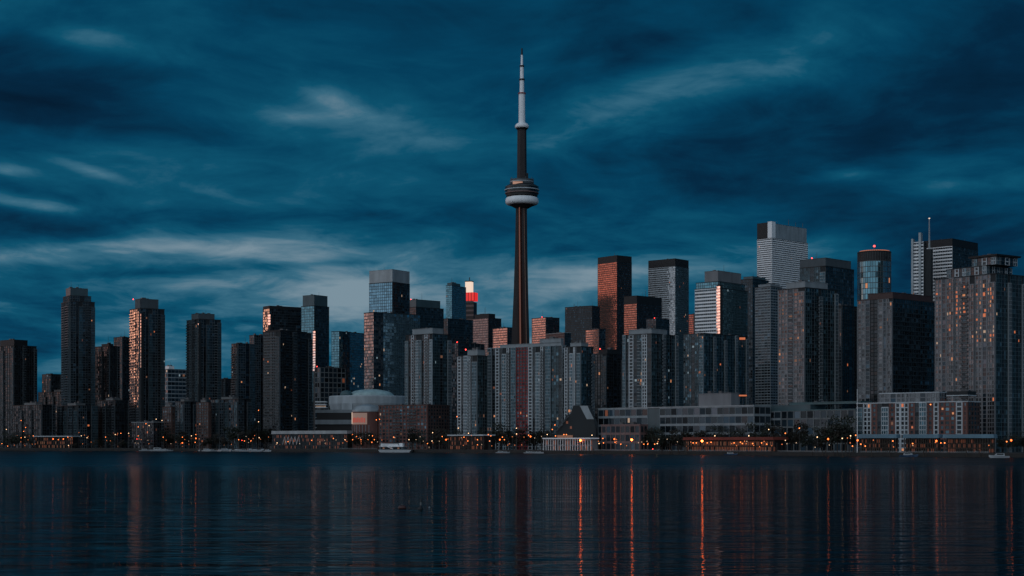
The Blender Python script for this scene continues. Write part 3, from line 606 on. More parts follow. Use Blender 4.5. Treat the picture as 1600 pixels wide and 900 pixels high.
# ---- the needle tower
def needle_tower():
    Y = 2120; k = Y / F; z = lambda py: wz(py, Y) - GZ
    root = empty('observation_tower', (tx(815.5) * Y, Y, GZ), R(8))
    tag(root, 'concrete needle tower with round pod and white mast, tallest thing in the skyline', 'observation tower')
    # shaft: a hexagonal core with three tapering legs, lofted
    mb = MB(); lv = [(690, 27, 10), (600, 20.5, 9), (540, 16.4, 8.2), (460, 12.8, 7.6), (390, 10.6, 7.2), (330, 9.4, 7.0), (318, 9.3, 7.0)]
    rot = R(-62)
    for py, ro, ri in lv:
        ro *= k; ri *= k
        for i in range(3):
            a = rot + i * 2 * math.pi / 3; wd = 3.4 * k
            d = Vector((math.cos(a), math.sin(a))); n = Vector((-d.y, d.x))
            for q in (d * ri * .92 - n * wd * 1.5, d * ro - n * wd * .8, d * ro + n * wd * .8, d * ri * .92 + n * wd * 1.5):
                mb.v.append((q.x, q.y, z(py)))
            a2 = a + math.pi / 3; mb.v.append((math.cos(a2) * ri * .72, math.sin(a2) * ri * .72, z(py)))
    n = 15
    for q in range(len(lv) - 1):
        for i in range(n):
            j = (i + 1) % n; mb.face([q*n + i, q*n + j, (q+1)*n + j, (q+1)*n + i])
    mb.build('shaft', 'tower_concrete', root)
    for s_, px0, px1 in ((0, -8.5, -3.6), (1, 2.2, 4.0)):   # glazed lift shafts, lit inside
        b = MB()
        for i in range(26):
            t0, t1 = i / 26, (i + 1) / 26
            pa, pb = 560 - 238 * t0, 560 - 238 * (t1 - .001)
            xa, xb = (px1 + (px0 * .55 - px1) * t0) * k, (px1 + (px0 * .55 - px1) * t1) * k
            if s_ == 0: xa, xb = (-4.2 - 1.0 * t0) * k, (-4.2 - 1.0 * t1) * k
            else: xa, xb = (5.0 - 3.2 * t0) * k, (5.0 - 3.2 * t1) * k
            ya, yb = (-17.5 + 8.2 * t0) * k, (-17.5 + 8.2 * t1) * k
            w = (.5 if s_ == 0 else .32) * k
            o = len(b.v)
            b.v += [(xa-w,ya,z(pa)),(xa+w,ya,z(pa)),(xb+w,yb,z(pb)),(xb-w,yb,z(pb)),(xa-w,ya+9*k,z(pa)),(xa+w,ya+9*k,z(pa)),(xb+w,yb+9*k,z(pb)),(xb-w,yb+9*k,z(pb))]
            for f in ((0,1,2,3),(1,5,6,2),(5,4,7,6),(4,0,3,7),(3,2,6,7),(0,4,5,1)): b.face([o + v for v in f])
        b.build('lift_shaft', 'elevator_glow' if s_ == 0 else 'elevator_dim', root)
    P = lambda L: [(r * k, z(py)) for r, py in L]
    MB().lathe(P([(9.5,326),(15,323),(21,320)]), n=40).build('pod_underside', 'dark_concrete', root)
    MB().lathe(P([(21,320.5),(24.3,319.3),(25.8,316.8),(26,314),(25.4,311),(24,309),(21,308)]), n=48).build('radome_ring', 'white_paint', root, True)
    for i, (r, p0, p1, m) in enumerate(((24.5,307,303,'charcoal'),(26.4,303,301.6,'granite'),(25.6,301.6,298,'dark_glass'),(27.2,298,296.6,'pale_concrete'),(26.2,296.6,293,'dark_glass'),(26.2,293,292,'grey_concrete'))):
        MB().lathe(P([(r,p0),(r,p1)]), n=48).build('pod_deck', m, root)
    MB().lathe(P([(26,292),(20,288.5)]), n=48).build('pod_roof', 'charcoal', root)
    MB().lathe(P([(18.5,290),(18.5,281)]), n=32).build('upper_pod', 'grey_concrete', root)
    MB().lathe(P([(18.9,285.5),(18.9,284)]), n=32).build('pod_rail', 'pale_metal', root)
    # lit screen on the pod roof
    MB().box(-17 * k, -2 * k, -20.5 * k, -18 * k, z(291), z(287)).build('lit_panel', 'sign_pale', root)
    mb = MB()
    for i in range(9):
        a = i * .7; mb.rod((18*k*math.cos(a), 18*k*math.sin(a), z(281)), (18*k*math.cos(a), 18*k*math.sin(a), z(278)), .5*k, n=5)
    mb.build('pod_antenna', 'steel', root)
    MB().lathe(P([(8.2,283),(7.6,270),(7.1,200)]), n=6).build('upper_shaft', 'tower_concrete', root)
    MB().box(5*k, 9.5*k, -4*k, 4*k, z(283), z(271)).build('shaft_annex', 'dark_concrete', root)
    MB().lathe(P([(7.5,203),(9.8,200.5)]), n=32).build('sky_pod_base', 'charcoal', root)
    MB().lathe(P([(9.8,200.5),(10.8,198.5),(10.6,196),(9,194),(5.8,192)]), n=32).build('sky_pod', 'white_paint', root, True)
    for r0, p0, r1, p1 in ((5.2,193,4.9,147),(3.6,145.5,3.4,125.5),(3.0,123.5,2.7,104.5),(1.9,102.5,1.6,86)):
        MB().lathe(P([(r0,p0),(r1,p1)]), n=10).build('mast_section', 'white_paint', root)
    for r, p0, p1, m in ((6.0,147,145.2,'red_paint'),(4.4,125.7,123.3,'charcoal'),(3.6,104.7,102.3,'charcoal')):
        MB().lathe(P([(r,p0),(r,p1)]), n=12).build('mast_collar', m, root)
    MB().lathe(P([(1.5,86),(1.1,75.5)]), n=8).build('mast_tip', 'charcoal', root)
m_, nt_, p_ = principled('elevator_dim'); p_.inputs['Emission Color'].default_value = (1,.45,.25,1); p_.inputs['Emission Strength'].default_value = .03; p_.inputs['Base Color'].default_value = (.1,.08,.07,1); m_.cycles.emission_sampling = 'NONE'
needle_tower()

def sign_tower():
    Y = 3000; k = Y / F; z = lambda py: wz(py, Y) - GZ
    root = empty('sign_tower', (tx(734) * Y, Y, GZ), R(-20)); tag(root, 'dark shaft topped by a glowing red sign and a white lit box', 'sign tower')
    MB().box(-6.5*k, 6.5*k, 0, 14*k, 0, z(472)).build('wall', 'bronze', root)
    mb = MB()
    for i in range(14):
        mb.box(-6.5*k, 6.5*k, -.4, 0, z(560) + i * 9, z(560) + i * 9 + 3.5)
    mb.build('facade_frame', 'granite', root)
    s = MB().box(-7*k, 8*k, -1.5, 14*k, z(470), z(457)).build('red_sign', 'sign_red', root)
    g = MB()                                                     # darker frame ribs across the backlit sign
    for i in range(4): g.box((-7 + 5*i) * k - .5, (-7 + 5*i) * k + .5, -2.1, -1.5, z(470), z(457))
    g.build('sign_rib', 'red_paint', s)
    MB().box(-8*k, 2*k, 1, 10*k, z(457), z(440)).build('white_sign', 'sign_white', root)
    MB().box(-8.4*k, 2.4*k, .5, 10.4*k, z(440), z(438.5)).build('cap', 'charcoal', root)
    MB().rod((-2*k, 5, z(438.5)), (-2*k, 5, z(433)), 1).build('antenna', 'steel', root)
sign_tower()

def round_tower():
    Y = 2000; k = Y / F; z = lambda py: wz(py, Y) - GZ; r = 25.5 * k
    root = empty('apartment_tower', (tx(1366) * Y, Y, GZ)); tag(root, 'round glass tower with a ring of orange lights and a red beacon on its roof', 'tower')
    MB().lathe([(r, 0), (r, z(396))], n=40).build('wall', 'charcoal', root)
    nf = 34; H = z(410); fh = H / nf; fr = MB()
    for q in range(nf + 1): fr.lathe([(r + .35, q * fh - .35), (r + .35, q * fh + .35)], n=40)
    for i in range(40):
        a = 2 * math.pi * i / 40; fr.rod((math.cos(a) * (r + .1), math.sin(a) * (r + .1), 0), (math.cos(a) * (r + .1), math.sin(a) * (r + .1), z(394)), .28, n=4)
    fr.build('facade_frame', 'steel', root)
    for q in range(nf):
        mb = MB(); mats = ['teal_glass', 'lit_warm']
        for i in range(40):
            a, b = 2*math.pi*(i+.06)/40, 2*math.pi*(i+.94)/40
            if math.sin((a+b)/2) > .25: continue
            o = len(mb.v); R0 = r + .08
            mb.v += [(R0*math.cos(a), R0*math.sin(a), q*fh+.4), (R0*math.cos(b), R0*math.sin(b), q*fh+.4), (R0*math.cos(b), R0*math.sin(b), (q+1)*fh-.4), (R0*math.cos(a), R0*math.sin(a), (q+1)*fh-.4)]
            mb.face([o, o+1, o+2, o+3], 1 if random.random() < .012 else 0, rp())
        mb.build('window', mats, root)
    MB().lathe([(r + .4, z(396)), (r + .4, z(394.3))], n=40).build('roof', 'dark_concrete', root)
    mb = MB()
    for i in range(22):
        a = math.pi + math.pi * (i + .5) / 22; mb.box(math.cos(a)*(r*.86)-.9, math.cos(a)*(r*.86)+.9, math.sin(a)*(r*.86)-.9, math.sin(a)*(r*.86)+.9, z(394.3), z(394.3) + 1.3)
    mb.build('roof_lights', 'lit_crown', root)
    MB().rod((0, 0, z(395)), (0, 0, z(386)), .8, .4).build('mast', 'steel', root)
    MB().lathe([(.3, z(386)), (1.3, z(385.2)), (1.3, z(384)), (.3, z(383))], n=10).build('beacon', 'red_light', root)
    MB().box(-r*.5, r*.5, -r*.3, r*.5, z(394.3), z(393)).build('penthouse', 'charcoal', root)
lit('lit_crown', (1,.30,.12), .4)
round_tower()

def fin_mast():
    Y = 1845; k = Y / F; z = lambda py: wz(py, Y) - GZ
    root = empty('finned_tower', (tx(1434) * Y, Y, GZ), R(-30)); tag(root, 'slim ribbed tower with two pale fins and a tall thin mast', 'tower')
    MB().box(-9*k, 9*k, 0, 16*k, 0, z(378)).build('wall', 'charcoal', root)
    fc = Facades(root); fc.do('f', -9*k, 0, 18*k, 0, z(378), STY['stripe'], .02); fc.do('s', 9*k, 0, 16*k, 0, z(378), STY['darkglass'], .02)
    for x0, x1, py in ((-9.5, -6.5, 373), (2, 5.5, 364)):
        MB().box(x0*k, x1*k, -2.2, 6, 0, z(py)).build('fin', 'pale_metal', root)
    MB().box(9*k, 20*k, 2, 14*k, 0, z(390)).build('side_wing', 'dark_concrete', root)
    MB().rod((17*k, 3, z(390)), (17*k, 3, z(343)), 1.3, .6).build('mast', 'pale_metal', root)
    MB().lathe([(.3, z(343)), (1.1, z(342.3)), (1.1, z(341.5)), (.3, z(341))], cx=17*k, cy=3, n=8).build('beacon', 'sign_white', root)
    fc.finish(60)
fin_mast()

# ---- arena
def arena():
    Y = 1730; k = Y / F; z = lambda py: wz(py, Y) - GZ
    root = empty('arena', (tx(570) * Y, Y + 62 * k, GZ)); tag(root, 'round pale arena with a shallow teal dome', 'arena')
    MB().lathe([(58*k, 0), (58*k, z(630))], n=56).build('wall', 'concrete', root)
    MB().lathe([(60*k, z(640)), (63*k, z(630)), (63*k, z(619)), (62*k, z(617.5))], n=64).build('rim', 'pale_concrete', root)
    MB().lathe([(58.6*k, z(648)), (58.6*k, z(641))], n=56).build('window_band', 'dark_glass', root)
    prof = [(37*k, z(617.5)), (37*k, z(615.5)), (33*k, z(612)), (26*k, z(609)), (17*k, z(607.2)), (8*k, z(606.3)), (.5, z(606))]
    MB().lathe(prof, cx=4*k, n=48).build('dome', 'pale_teal', root, True)
    MB().lathe([(10*k, z(617.5)), (10*k, z(614.5)), (7*k, z(610)), (1, z(608.6))], cx=-33*k, cy=-22*k, n=24).build('side_dome', 'copper_roof', root, True)
    p = MB()
    p.box(-77*k, 12*k, -66*k, -10*k, z(663), z(656)); p.box(-77*k, 12*k, -64*k, -10*k, z(645), z(640)); p.box(-75*k, 12*k, -65*k, -10*k, z(686), z(683))
    p.build('floor_slab', 'concrete', root)
    MB().box(-75*k, 10*k, -63*k, -12*k, 0, z(640.5)).build('podium', 'charcoal', root)
    MB().box(-36*k, -20*k, -61*k, -50*k, z(640), z(630)).build('stair_block', 'pale_concrete', root)
    q = MB(); 
    for i in range(3): q.box(-77*k, -60*k, -68*k, -50*k, z(637.5 - 4.5*i), z(636 - 4.5*i))
    q.build('terrace', 'white_paint', root)
    q = MB()
    for i in range(9): q.box((-76 + 1.8*i)*k, (-75.2 + 1.8*i)*k, -66*k, -65.5*k, z(636), z(634))
    q.build('terrace_lights', 'lit_white', root)
mat('pale_teal', (.34,.46,.46), .4)
arena()

def poster_drum():
    Y = 1540; k = Y / F; z = lambda py: wz(py, Y) - GZ
    root = empty('drum_building', (tx(571) * Y, Y + 30*k, GZ)); tag(root, 'rounded pink corner building with a big pale banner, left of the brown brick hotel', 'building')
    MB().lathe([(24*k, 0), (24*k, z(642))], n=40).build('wall', 'red_brick', root)
    MB().lathe([(24.6*k, z(643)), (24.6*k, z(641)), (17*k, z(634)), (4*k, z(631))], n=40).build('roof', 'pale_metal', root)
    def arc(a0, a1, r, p0, p1, m, name, par, n=10):
        mb = MB()
        for i in range(n):
            a, b = R(a0 + (a1-a0)*i/n), R(a0 + (a1-a0)*(i+1)/n); o = len(mb.v)
            for rr in (r, r + .35):
                mb.v += [(rr*math.cos(a), rr*math.sin(a), z(p0)), (rr*math.cos(b), rr*math.sin(b), z(p0)), (rr*math.cos(b), rr*math.sin(b), z(p1)), (rr*math.cos(a), rr*math.sin(a), z(p1))]
            for f in ((4,5,6,7),(3,2,1,0),(7,6,2,3),(0,1,5,4)): mb.face([o + q for q in f])
        return mb.build(name, m, par)
    bn = arc(205, 275, 24.3*k, 663, 645, 'sign_banner', 'banner', root)
    # red lettering on the banner (illegible in the photo: a row of upright strokes)
    for i in range(7): arc(212 + 8.4*i, 217 + 8.4*i, 24.3*k + .5, 660, 653 - (i % 2), 'banner_red', 'banner_mark', bn, 2)
    arc(199, 203, 24.4*k, 662, 644, 'sign_white', 'lit_edge', root, 2)
    for i in range(8): arc(196 + 12*i, 199 + 12*i, 24.2*k, 690, 664, 'warm_concrete', 'pier', root, 1)
lit('sign_banner', (1,.62,.52), .16); lit('banner_red', (1,.12,.07), .30)
poster_drum()

def wedge_hall():
    Y = 1312; k = Y / F; z = lambda py: wz(py, Y) - GZ
    root = empty('wedge_hall', (tx(905) * Y, Y, GZ), R(-8)); tag(root, 'black wedge-roofed hall with a pale sloping skylight on its right side', 'hall')
    MB().prism([(-36*k, 0), (26*k, 0), (26*k, z(668)), (14*k, z(633.5)), (-9*k, z(633.5)), (-14*k, z(647)), (-21*k, z(649)), (-26*k, z(664)), (-36*k, z(672))], 0, 30).build('wall', 'slate', root)
    o = MB()
    v = [(1*k, z(634)), (13*k, z(634)), (23*k, z(655)), (12*k, z(655))]
    o.prism([v[3], v[2], v[1], v[0]], -.5, 0); o.build('skylight', 'pale_metal', root)
    MB().box(-15*k, 31*k, -.4, 30.4, z(633.5), z(632.6)).build('roof_edge', 'steel', root) if False else None
    MB().box(-34*k, -10*k, -3, -.1, z(684), z(680)).build('entrance_glow', 'lit_dim', root)
    for x, py in ((-15.5, 642), (-19, 660), (-13, 668)): MB().box((x-1.5)*k, (x+1.5)*k, -.3, -.05, z(py+2), z(py-2)).build('window', 'lit_ember' if py > 645 else 'lit_warm', root)
    st = MB()
    for i in range(12): st.box((-36 + i*1.6)*k, (-33.5 + i*1.6)*k, -2.5, -.6, z(672 - i*2.0) - .6, z(672 - i*2.0))
    st.build('outside_stair', 'steel', root)
mat('slate', (.004,.008,.011), .5)
wedge_hall()

def shore_ang(px):
    a, b = shore(px - 25), shore(px + 25); return math.atan2(b - a, tx(px + 25) * b - tx(px - 25) * a)
def pavilion(label, cat, Y, x0, x1, p_top, p_eave, roofm, postm, n, glow, depth=14, rz=0, wallm='charcoal', up=False):
    k = Y / F; z = lambda py: wz(py, Y) - GZ; rz = shore_ang((x0 + x1) / 2); w = (x1 - x0) * k / (math.cos(rz) - tx((x0 + x1) / 2) * math.sin(rz))
    root = empty('pavilion', (tx((x0+x1)/2) * Y, Y, GZ), rz); tag(root, label, cat)
    cX = tx((x0+x1)/2) * Y; cc, sn = math.cos(rz), math.sin(rz)
    FOOT.append((label, [(cX + u*cc - v*sn, Y + u*sn + v*cc) for u, v in ((-w/2, 0), (w/2, 0), (w/2, depth), (-w/2, depth))]))
    MB().box(-w/2 + 1, w/2 - 1, 2.2, depth, 0, z(p_eave) + .05).build('wall', wallm, root)
    MB().prism([(-w/2 - .6, z(p_eave)), (w/2 + .6, z(p_eave)), (w/2 + .2, z(p_top)), (-w/2 - .2, z(p_top))], -.6, depth + .5).build('roof', roofm, root)
    for i in range(n):
        x = -w/2 + .4 + (w - .8) * i / (n - 1); MB().box(x - .22, x + .22, 0, .44, 0, z(p_eave)).build('column', postm, root)
    for i in range(n - 1):
        xa, xb = -w/2 + .4 + (w - .8) * (i + .15) / (n - 1), -w/2 + .4 + (w - .8) * (i + .85) / (n - 1)
        hh = max(1.6, z(p_eave) - .7); rows = max(1, round(hh / 3.6))
        for q in range(rows): MB().box(xa, xb, 2.1, 2.19, .6 + q * hh / rows, .6 + (q + .72) * hh / rows).build('window', random.choice(glow), root)
    MB().box(-w/2 + .9, w/2 - .9, 1.9, 2.25, .1, .55).build('plinth', wallm, root)
    return root
pv = pavilion('long quayside pavilion with pale teal roof below the front black tower', 'pavilion', shore(480) + 34, 424, 541, 673, 678, 'pale_metal', 'grey_concrete', 57, ['dark_glass', 'dark_glass', 'lit_ember', 'dark_glass'], rz=R(-14))
tr = MB()
for i in range(5): tr.rod((-36 + 5*i, -1.2, 4.5), (-33 + 5*i, -1.2, 12.5), .5); tr.rod((-33 + 5*i, -1.2, 12.5), (-31 + 5*i, -1.2, 4.5), .3)
tr.build('truss', 'pale_metal', pv)
pavilion('small white columned pavilion at the water edge in front of the black hall', 'pavilion', shore(885) + 6, 848, 922, 684, 686, 'white_paint', 'white_paint', 20, ['lit_ember', 'glass', 'glass', 'glass'], depth=8, rz=R(-8), wallm='warm_concrete')
B('colonnade', 'pink stone colonnade lit from below beside the black hall', 'colonnade', shore(1000) + 30, 940, 1000, 1003, 664, 'colon', al=46, b=9, roofm='granite', litf=.1, litset=['lit_dim'])
pavilion('low white-edged boat shed with orange-lit front at the left shore', 'pavilion', shore(80) + 40, 52, 112, 681, 682.4, 'pale_concrete', 'timber', 24, ['lit_ember', 'dark_glass', 'dark_glass', 'lit_dim'], rz=R(-20))
B('low_block', 'dark flat-roofed block with pale roof edge right of the orange-edged tower', 'low building', 1712, 206, 240, 256, 660, 'dark', roofm='concrete', litf=.1)
pavilion('long low flat-roofed shelter in front of the pale slender tower', 'pavilion', shore(727) + 20, 700, 755, 679, 681, 'pale_concrete', 'timber', 25, ['lit_ember', 'dark_glass', 'dark_glass'], rz=R(-20))
pavilion('red-lit restaurant patio under a long dark red awning below the terminal', 'restaurant patio', shore(1136) + 20, 1066, 1206, 683, 687.5, 'red_awning', 'timber', 56, ['lit_ember', 'dark_glass', 'lit_dim', 'lit_ember'], rz=R(-30))
for lab, a, b in (('blue awning at the left end of the row below the brick quayside block', 1342, 1400), ('blue awning second from the left below the brick quayside block', 1412, 1466), ('longest blue awning at the right end of the row below the brick quayside block', 1474, 1552)):
    pavilion(lab, 'awning', shore((a+b)/2) + 16, a, b, 678.5, 684.5, 'awning', 'timber', 20, ['lit_ember', 'dark_glass', 'dark_glass'] if a > 1400 else ['dark_glass', 'dark_glass', 'lit_ember'], depth=5, rz=R(-32), wallm='timber')
def roof_sign(px, py, Y, w, h, label):
    k = Y / F; o = empty('roof_sign', at(px, py, Y)); tag(o, label, 'sign')
    MB().box(-w/2*k, w/2*k, 0, 1, -h/2*k, h/2*k).build('lit_panel', 'lit_orange', o); MB().box(-w/2*k - .3, w/2*k + .3, 1, 1.5, -h/2*k - .3, h/2*k + .3).build('frame', 'charcoal', o)
    mb = MB()
    for i in range(3): mb.box((-.4 + .4*i)*w*k - .15, (-.4 + .4*i)*w*k + .15, 1.1, 1.4, -h/2*k - 6, -h/2*k - .3)
    mb.build('post', 'steel', o)
roof_sign(1160, 529, 1600, 9, 3.4, 'small orange lit sign on the upper right of the lower dark glass block')
roof_sign(1161, 618, 1140, 12, 2.2, 'long orange-red lit sign on the terminal roof right of the beige box')

# ---- trees along the quay
def tree_meshes(seed, h, leaf):
    rng = random.Random(seed); t = MB(); tips = []
    t.rod((0, 0, -.2), (0, 0, h*.35), .24, .17, 7)
    for i in range(7):
        a = rng.uniform(0, 6.28); z0 = h * rng.uniform(.22, .42); r = h * rng.uniform(.18, .36); z1 = h * rng.uniform(.5, .95)
        p = (r*math.cos(a), r*math.sin(a), z1); t.rod((0, 0, z0), p, .11, .03, 5); tips.append(Vector(p))
        q = Vector(p) * .6 + Vector((rng.uniform(-1,1), rng.uniform(-1,1), rng.uniform(0, 1.4))); t.rod(Vector(p) * .55 + Vector((0,0,z0*.45)), q, .05, .02, 4); tips.append(q)
    c = MB()
    for tip in tips:
        for i in range(46):
            d = Vector((rng.gauss(0, 1), rng.gauss(0, 1), rng.gauss(0, .75))); p = tip + d * h * .085
            s = rng.uniform(.16, .38); u = Vector((rng.gauss(0,1), rng.gauss(0,1), rng.gauss(0,1))).normalized(); w = u.orthogonal().normalized()
            b = len(c.v); c.v += [tuple(p - u*s - w*s*.6), tuple(p + u*s - w*s*.6), tuple(p + u*s*1.2 + w*s*.6), tuple(p - u*s*.7 + w*s*.8)]
            c.face([b, b+1, b+2, b+3])
    return t.mesh('trunk', 'bark'), c.mesh('crown', leaf)
TREES = [tree_meshes(i, h, lf) for i, (h, lf) in enumerate(((9, 'leaf'), (11, 'leaf'), (8, 'leaf_brown'), (10, 'leaf_brown'), (12, 'leaf')))]
ORD = ['leftmost', 'second from left', 'third from left', 'fourth from left', 'fifth from left', 'sixth from left', 'seventh from left', 'eighth from left', 'ninth from left', 'tenth from left', 'eleventh from left', 'twelfth from left']
def tree(px, Y, sc, label, v):
    tm, cm = TREES[v]
    o = empty('tree', (tx(px)*Y, Y, GZ + .1), random.uniform(0, 6.28)); o.scale = (sc * 1.3,)*3; tag(o, label, 'tree', 'trees along the quay')
    for n, me in (('trunk', tm), ('crown', cm)):
        k = bpy.data.objects.new(n, me); C.objects.link(k); k.parent = o
for lab, x0, x1, n, dy, sc in (('at the far left shore', 4, 50, 6, 34, 1.0), ('in the shade below the black stepped tower', 110, 205, 7, 44, .8), ('below the pinkish brick block by the marina', 250, 345, 9, 30, 1.15),
        ('below the front black tower', 352, 418, 7, 50, 1.35), ('in front of the round arena and banner drum', 545, 590, 6, 26, 1.1), ('in front of the brown brick hotel', 640, 712, 8, 30, 1.1),
        ('below the pale slender tower', 716, 762, 6, 54, 1.1), ('under the white apartment slab', 770, 868, 11, 60, 1.25), ('before the white-banded terminal', 1002, 1092, 10, 44, 1.2),
        ('below where terminal meets warehouse', 1120, 1225, 9, 50, 1.05), ('in front of the gridded warehouse', 1234, 1336, 10, 46, 1.3), ('right of the blue awnings', 1560, 1612, 5, 30, 1.0)):
    for i in range(n):
        px = x0 + (x1 - x0) * (i + .5 + random.uniform(-.3, .3)) / n
        tree(px, shore(px) + dy + random.uniform(-8, 10), sc * random.uniform(.6, 1.4), 'dark leafy tree %s, %s' % (lab, ORD[i]), (i * 3 + n) % 5)

# ---- lamps
def lamp_proto(kind):
    o = empty('street_lamp', (0, 0, 0)); h = 1.0
    MB().rod((0, 0, 0), (0, 0, 1), .09, .06, 7).build('pole', 'steel', o)
    return o
POLE = {}
def bulb_mesh(r, m):
    return MB().lathe([(r*.3, -r), (r*.85, -r*.5), (r, 0), (r*.85, r*.5), (r*.3, r)], n=10).mesh('lantern', m, True)
lit('lamp_dim', (1,.24,.06), 1.1); lit('lamp_tiny', (1,.66,.42), .9)
BULB = {'dim': bulb_mesh(.34, 'lamp_dim'), 'tiny': bulb_mesh(.3, 'lamp_tiny'), 'flare': bulb_mesh(.85, 'lamp_flare'), 'big': bulb_mesh(.62, 'lamp_glow'), 'small': bulb_mesh(.42, 'lamp_small'), 'white': bulb_mesh(.38, 'lamp_white'), 'red': bulb_mesh(.34, 'red_light')}
CAP = MB().lathe([(.5, 0), (.34, .2), (.05, .32)], n=8).mesh('hood', 'steel')
def lamp(px, py, kind, label, dy=None):
    Y = shore(px) + (dy if dy is not None else (6 if kind in ('big', 'flare') else random.uniform(4, 40)))
    p = at(px, py, Y); p.z = max(p.z, GZ + 1.6); hgt = p.z - GZ
    key = round(hgt * 2) / 2
    if key not in POLE: POLE[key] = MB().rod((0, 0, 0), (0, 0, key - .3), .10, .06, 7).mesh('pole', 'steel')
    o = empty('street_lamp', (p.x, p.y, GZ)); tag(o, label, 'street lamp', 'lamps along the quay')
    for n, me, z in (('pole', POLE[key], 0), ('lantern', BULB[kind], hgt), ('hood', CAP, hgt + (.62 if kind in ('big', 'flare') else .34))):
        k = bpy.data.objects.new(n, me); C.objects.link(k); k.parent = o; k.location = (0, 0, z)
ZONES = [(-50, 52, 'at the far left shore'), (52, 112, 'by the left boat shed'), (112, 206, 'below the black stepped tower'), (206, 262, 'around the flat open shelter'), (262, 345, 'over the marina'),
         (345, 424, 'below the front black tower'), (424, 545, 'by the long pavilion'), (545, 592, 'below the banner drum'), (592, 664, 'near the white ferry'), (664, 716, 'right of the brown brick hotel'), (716, 768, 'below the pale slender tower'),
         (768, 846, 'below the white apartment slab'), (846, 936, 'by the black wedge-roofed hall'), (936, 1066, 'before the terminal and colonnade'), (1066, 1210, 'on the red-lit patio'), (1210, 1340, 'before the gridded warehouse'), (1340, 1475, 'by the left blue awnings'), (1475, 1700, 'right of the blue awnings end')]
LAMPS = [(19,684,'s'),(27,681,'s'),(33,684,'s'),(39,683,'w'),(52,681,'s'),(83,686,'b'),(99,686,'b'),(91,687,'s'),(127,681,'w'),(136,684,'w'),(165,683,'s'),(180,679,'w'),(189,677,'s'),(201,677,'w'),(3,693,'s'),(12,697,'s'),(106,683,'s'),(107,696,'w'),(33,657,'s'),(40,668,'s'),(10,671,'w'),(37,674,'s'),
 (216,667,'s'),(228,662,'s'),(233,665,'w'),(244,655,'w'),(253,657,'w'),(216,681,'s'),(214,686,'r'),(285,683,'s'),(299,681,'w'),(306,679,'s'),(306,685,'b'),(285,692,'b'),(305,691,'s'),(255,683,'s'),(373,687,'s'),(382,689,'s'),(392,689,'s'),(405,684,'w'),(378,688,'r'),
 (404,659,'w'),(404,641,'s'),(521,685,'s'),(539,687,'w'),(557,682,'s'),(551,679,'s'),(551,687,'s'),(582,681,'s'),(575,687,'s'),(593,655,'s'),(588,656,'s'),(585,687,'s'),(433,692,'w'),(450,690,'s'),(487,688,'s'),(560,685,'s'),(564,687,'s'),(581,691,'s'),
 (714,651,'s'),(716,669,'w'),(676,676,'w'),(732,677,'w'),(697,687,'b'),(725,683,'s'),(731,689,'s'),(746,695,'s'),(675,689,'w'),(615,683,'s'),(639,687,'w'),(691,682,'s'),(668,693,'s'),(740,690,'s'),
 (763,679,'s'),(765,689,'s'),(785,683,'s'),(781,687,'b'),(788,687,'s'),(807,669,'w'),(807,678,'w'),(746,687,'s'),(863,671,'s'),(867,664,'s'),(829,682,'b'),(826,680,'s'),(855,679,'w'),(868,681,'s'),(881,679,'s'),(885,679,'s'),(767,681,'s'),
 (907,688,'B'),(925,680,'w'),(903,681,'s'),(942,685,'s'),(943,692,'s'),(936,693,'w'),(961,691,'s'),(960,686,'b'),(987,687,'B'),(1006,694,'s'),(1023,694,'s'),(1012,694,'s'),(1027,693,'w'),(997,693,'s'),(1020,705,'r'),(970,694,'s'),(952,693,'s'),
 (1097,689,'B'),(1083,692,'s'),(1088,692,'s'),(1105,692,'s'),(1111,691,'s'),(1122,691,'s'),(1130,693,'s'),(1147,692,'s'),(1160,693,'s'),(1157,691,'s'),(1176,693,'s'),(1184,689,'s'),(1190,692,'s'),(1198,694,'s'),(1170,681,'w'),(1117,681,'w'),
 (1227,688,'w'),(1227,677,'s'),(1277,683,'w'),(1249,669,'s'),(1201,671,'w'),(1294,686,'b'),(1316,685,'w'),(1329,681,'w'),(1337,680,'s'),(1340,688,'b'),(1332,697,'s'),(1345,694,'s'),(1352,697,'s'),(1379,690,'s'),(1395,689,'s'),(1398,687,'s'),(1418,694,'s'),(1426,693,'s'),(1440,693,'s'),(1463,689,'b'),(1456,692,'s'),(1470,692,'s'),(1476,692,'s'),(1483,692,'s'),(1489,692,'s'),(1454,632,'s'),
 (1498,682,'s'),(1580,688,'b'),(1573,690,'s'),(1508,690,'w')]
rl = random.Random(5)
for x0_, x1_, n_, y0_, y1_ in ((0, 60, 8, 680, 698), (110, 215, 12, 676, 694), (215, 262, 6, 684, 695), (262, 420, 16, 680, 698), (424, 545, 12, 684, 697), (545, 600, 9, 680, 696), (650, 770, 14, 680, 697), (770, 850, 9, 676, 696), (930, 1066, 16, 686, 700), (1070, 1206, 20, 688, 700), (1210, 1340, 9, 682, 700), (1345, 1560, 16, 686, 700)):
    for q_ in range(n_): LAMPS.append((round(rl.uniform(x0_, x1_), 1), round(rl.uniform(y0_, y1_), 1), rl.choice('ddtd')))
KN = {'d': 'dim', 't': 'tiny', 'B': 'flare', 's': 'small', 'b': 'big', 'w': 'white', 'r': 'red'}
KL = {'d': 'faint amber lamp', 't': 'tiny white lamp', 'B': 'very bright orange lamp', 's': 'small orange lamp', 'b': 'big bright orange lamp', 'w': 'small pale lamp', 'r': 'red lamp'}
cnt = {}
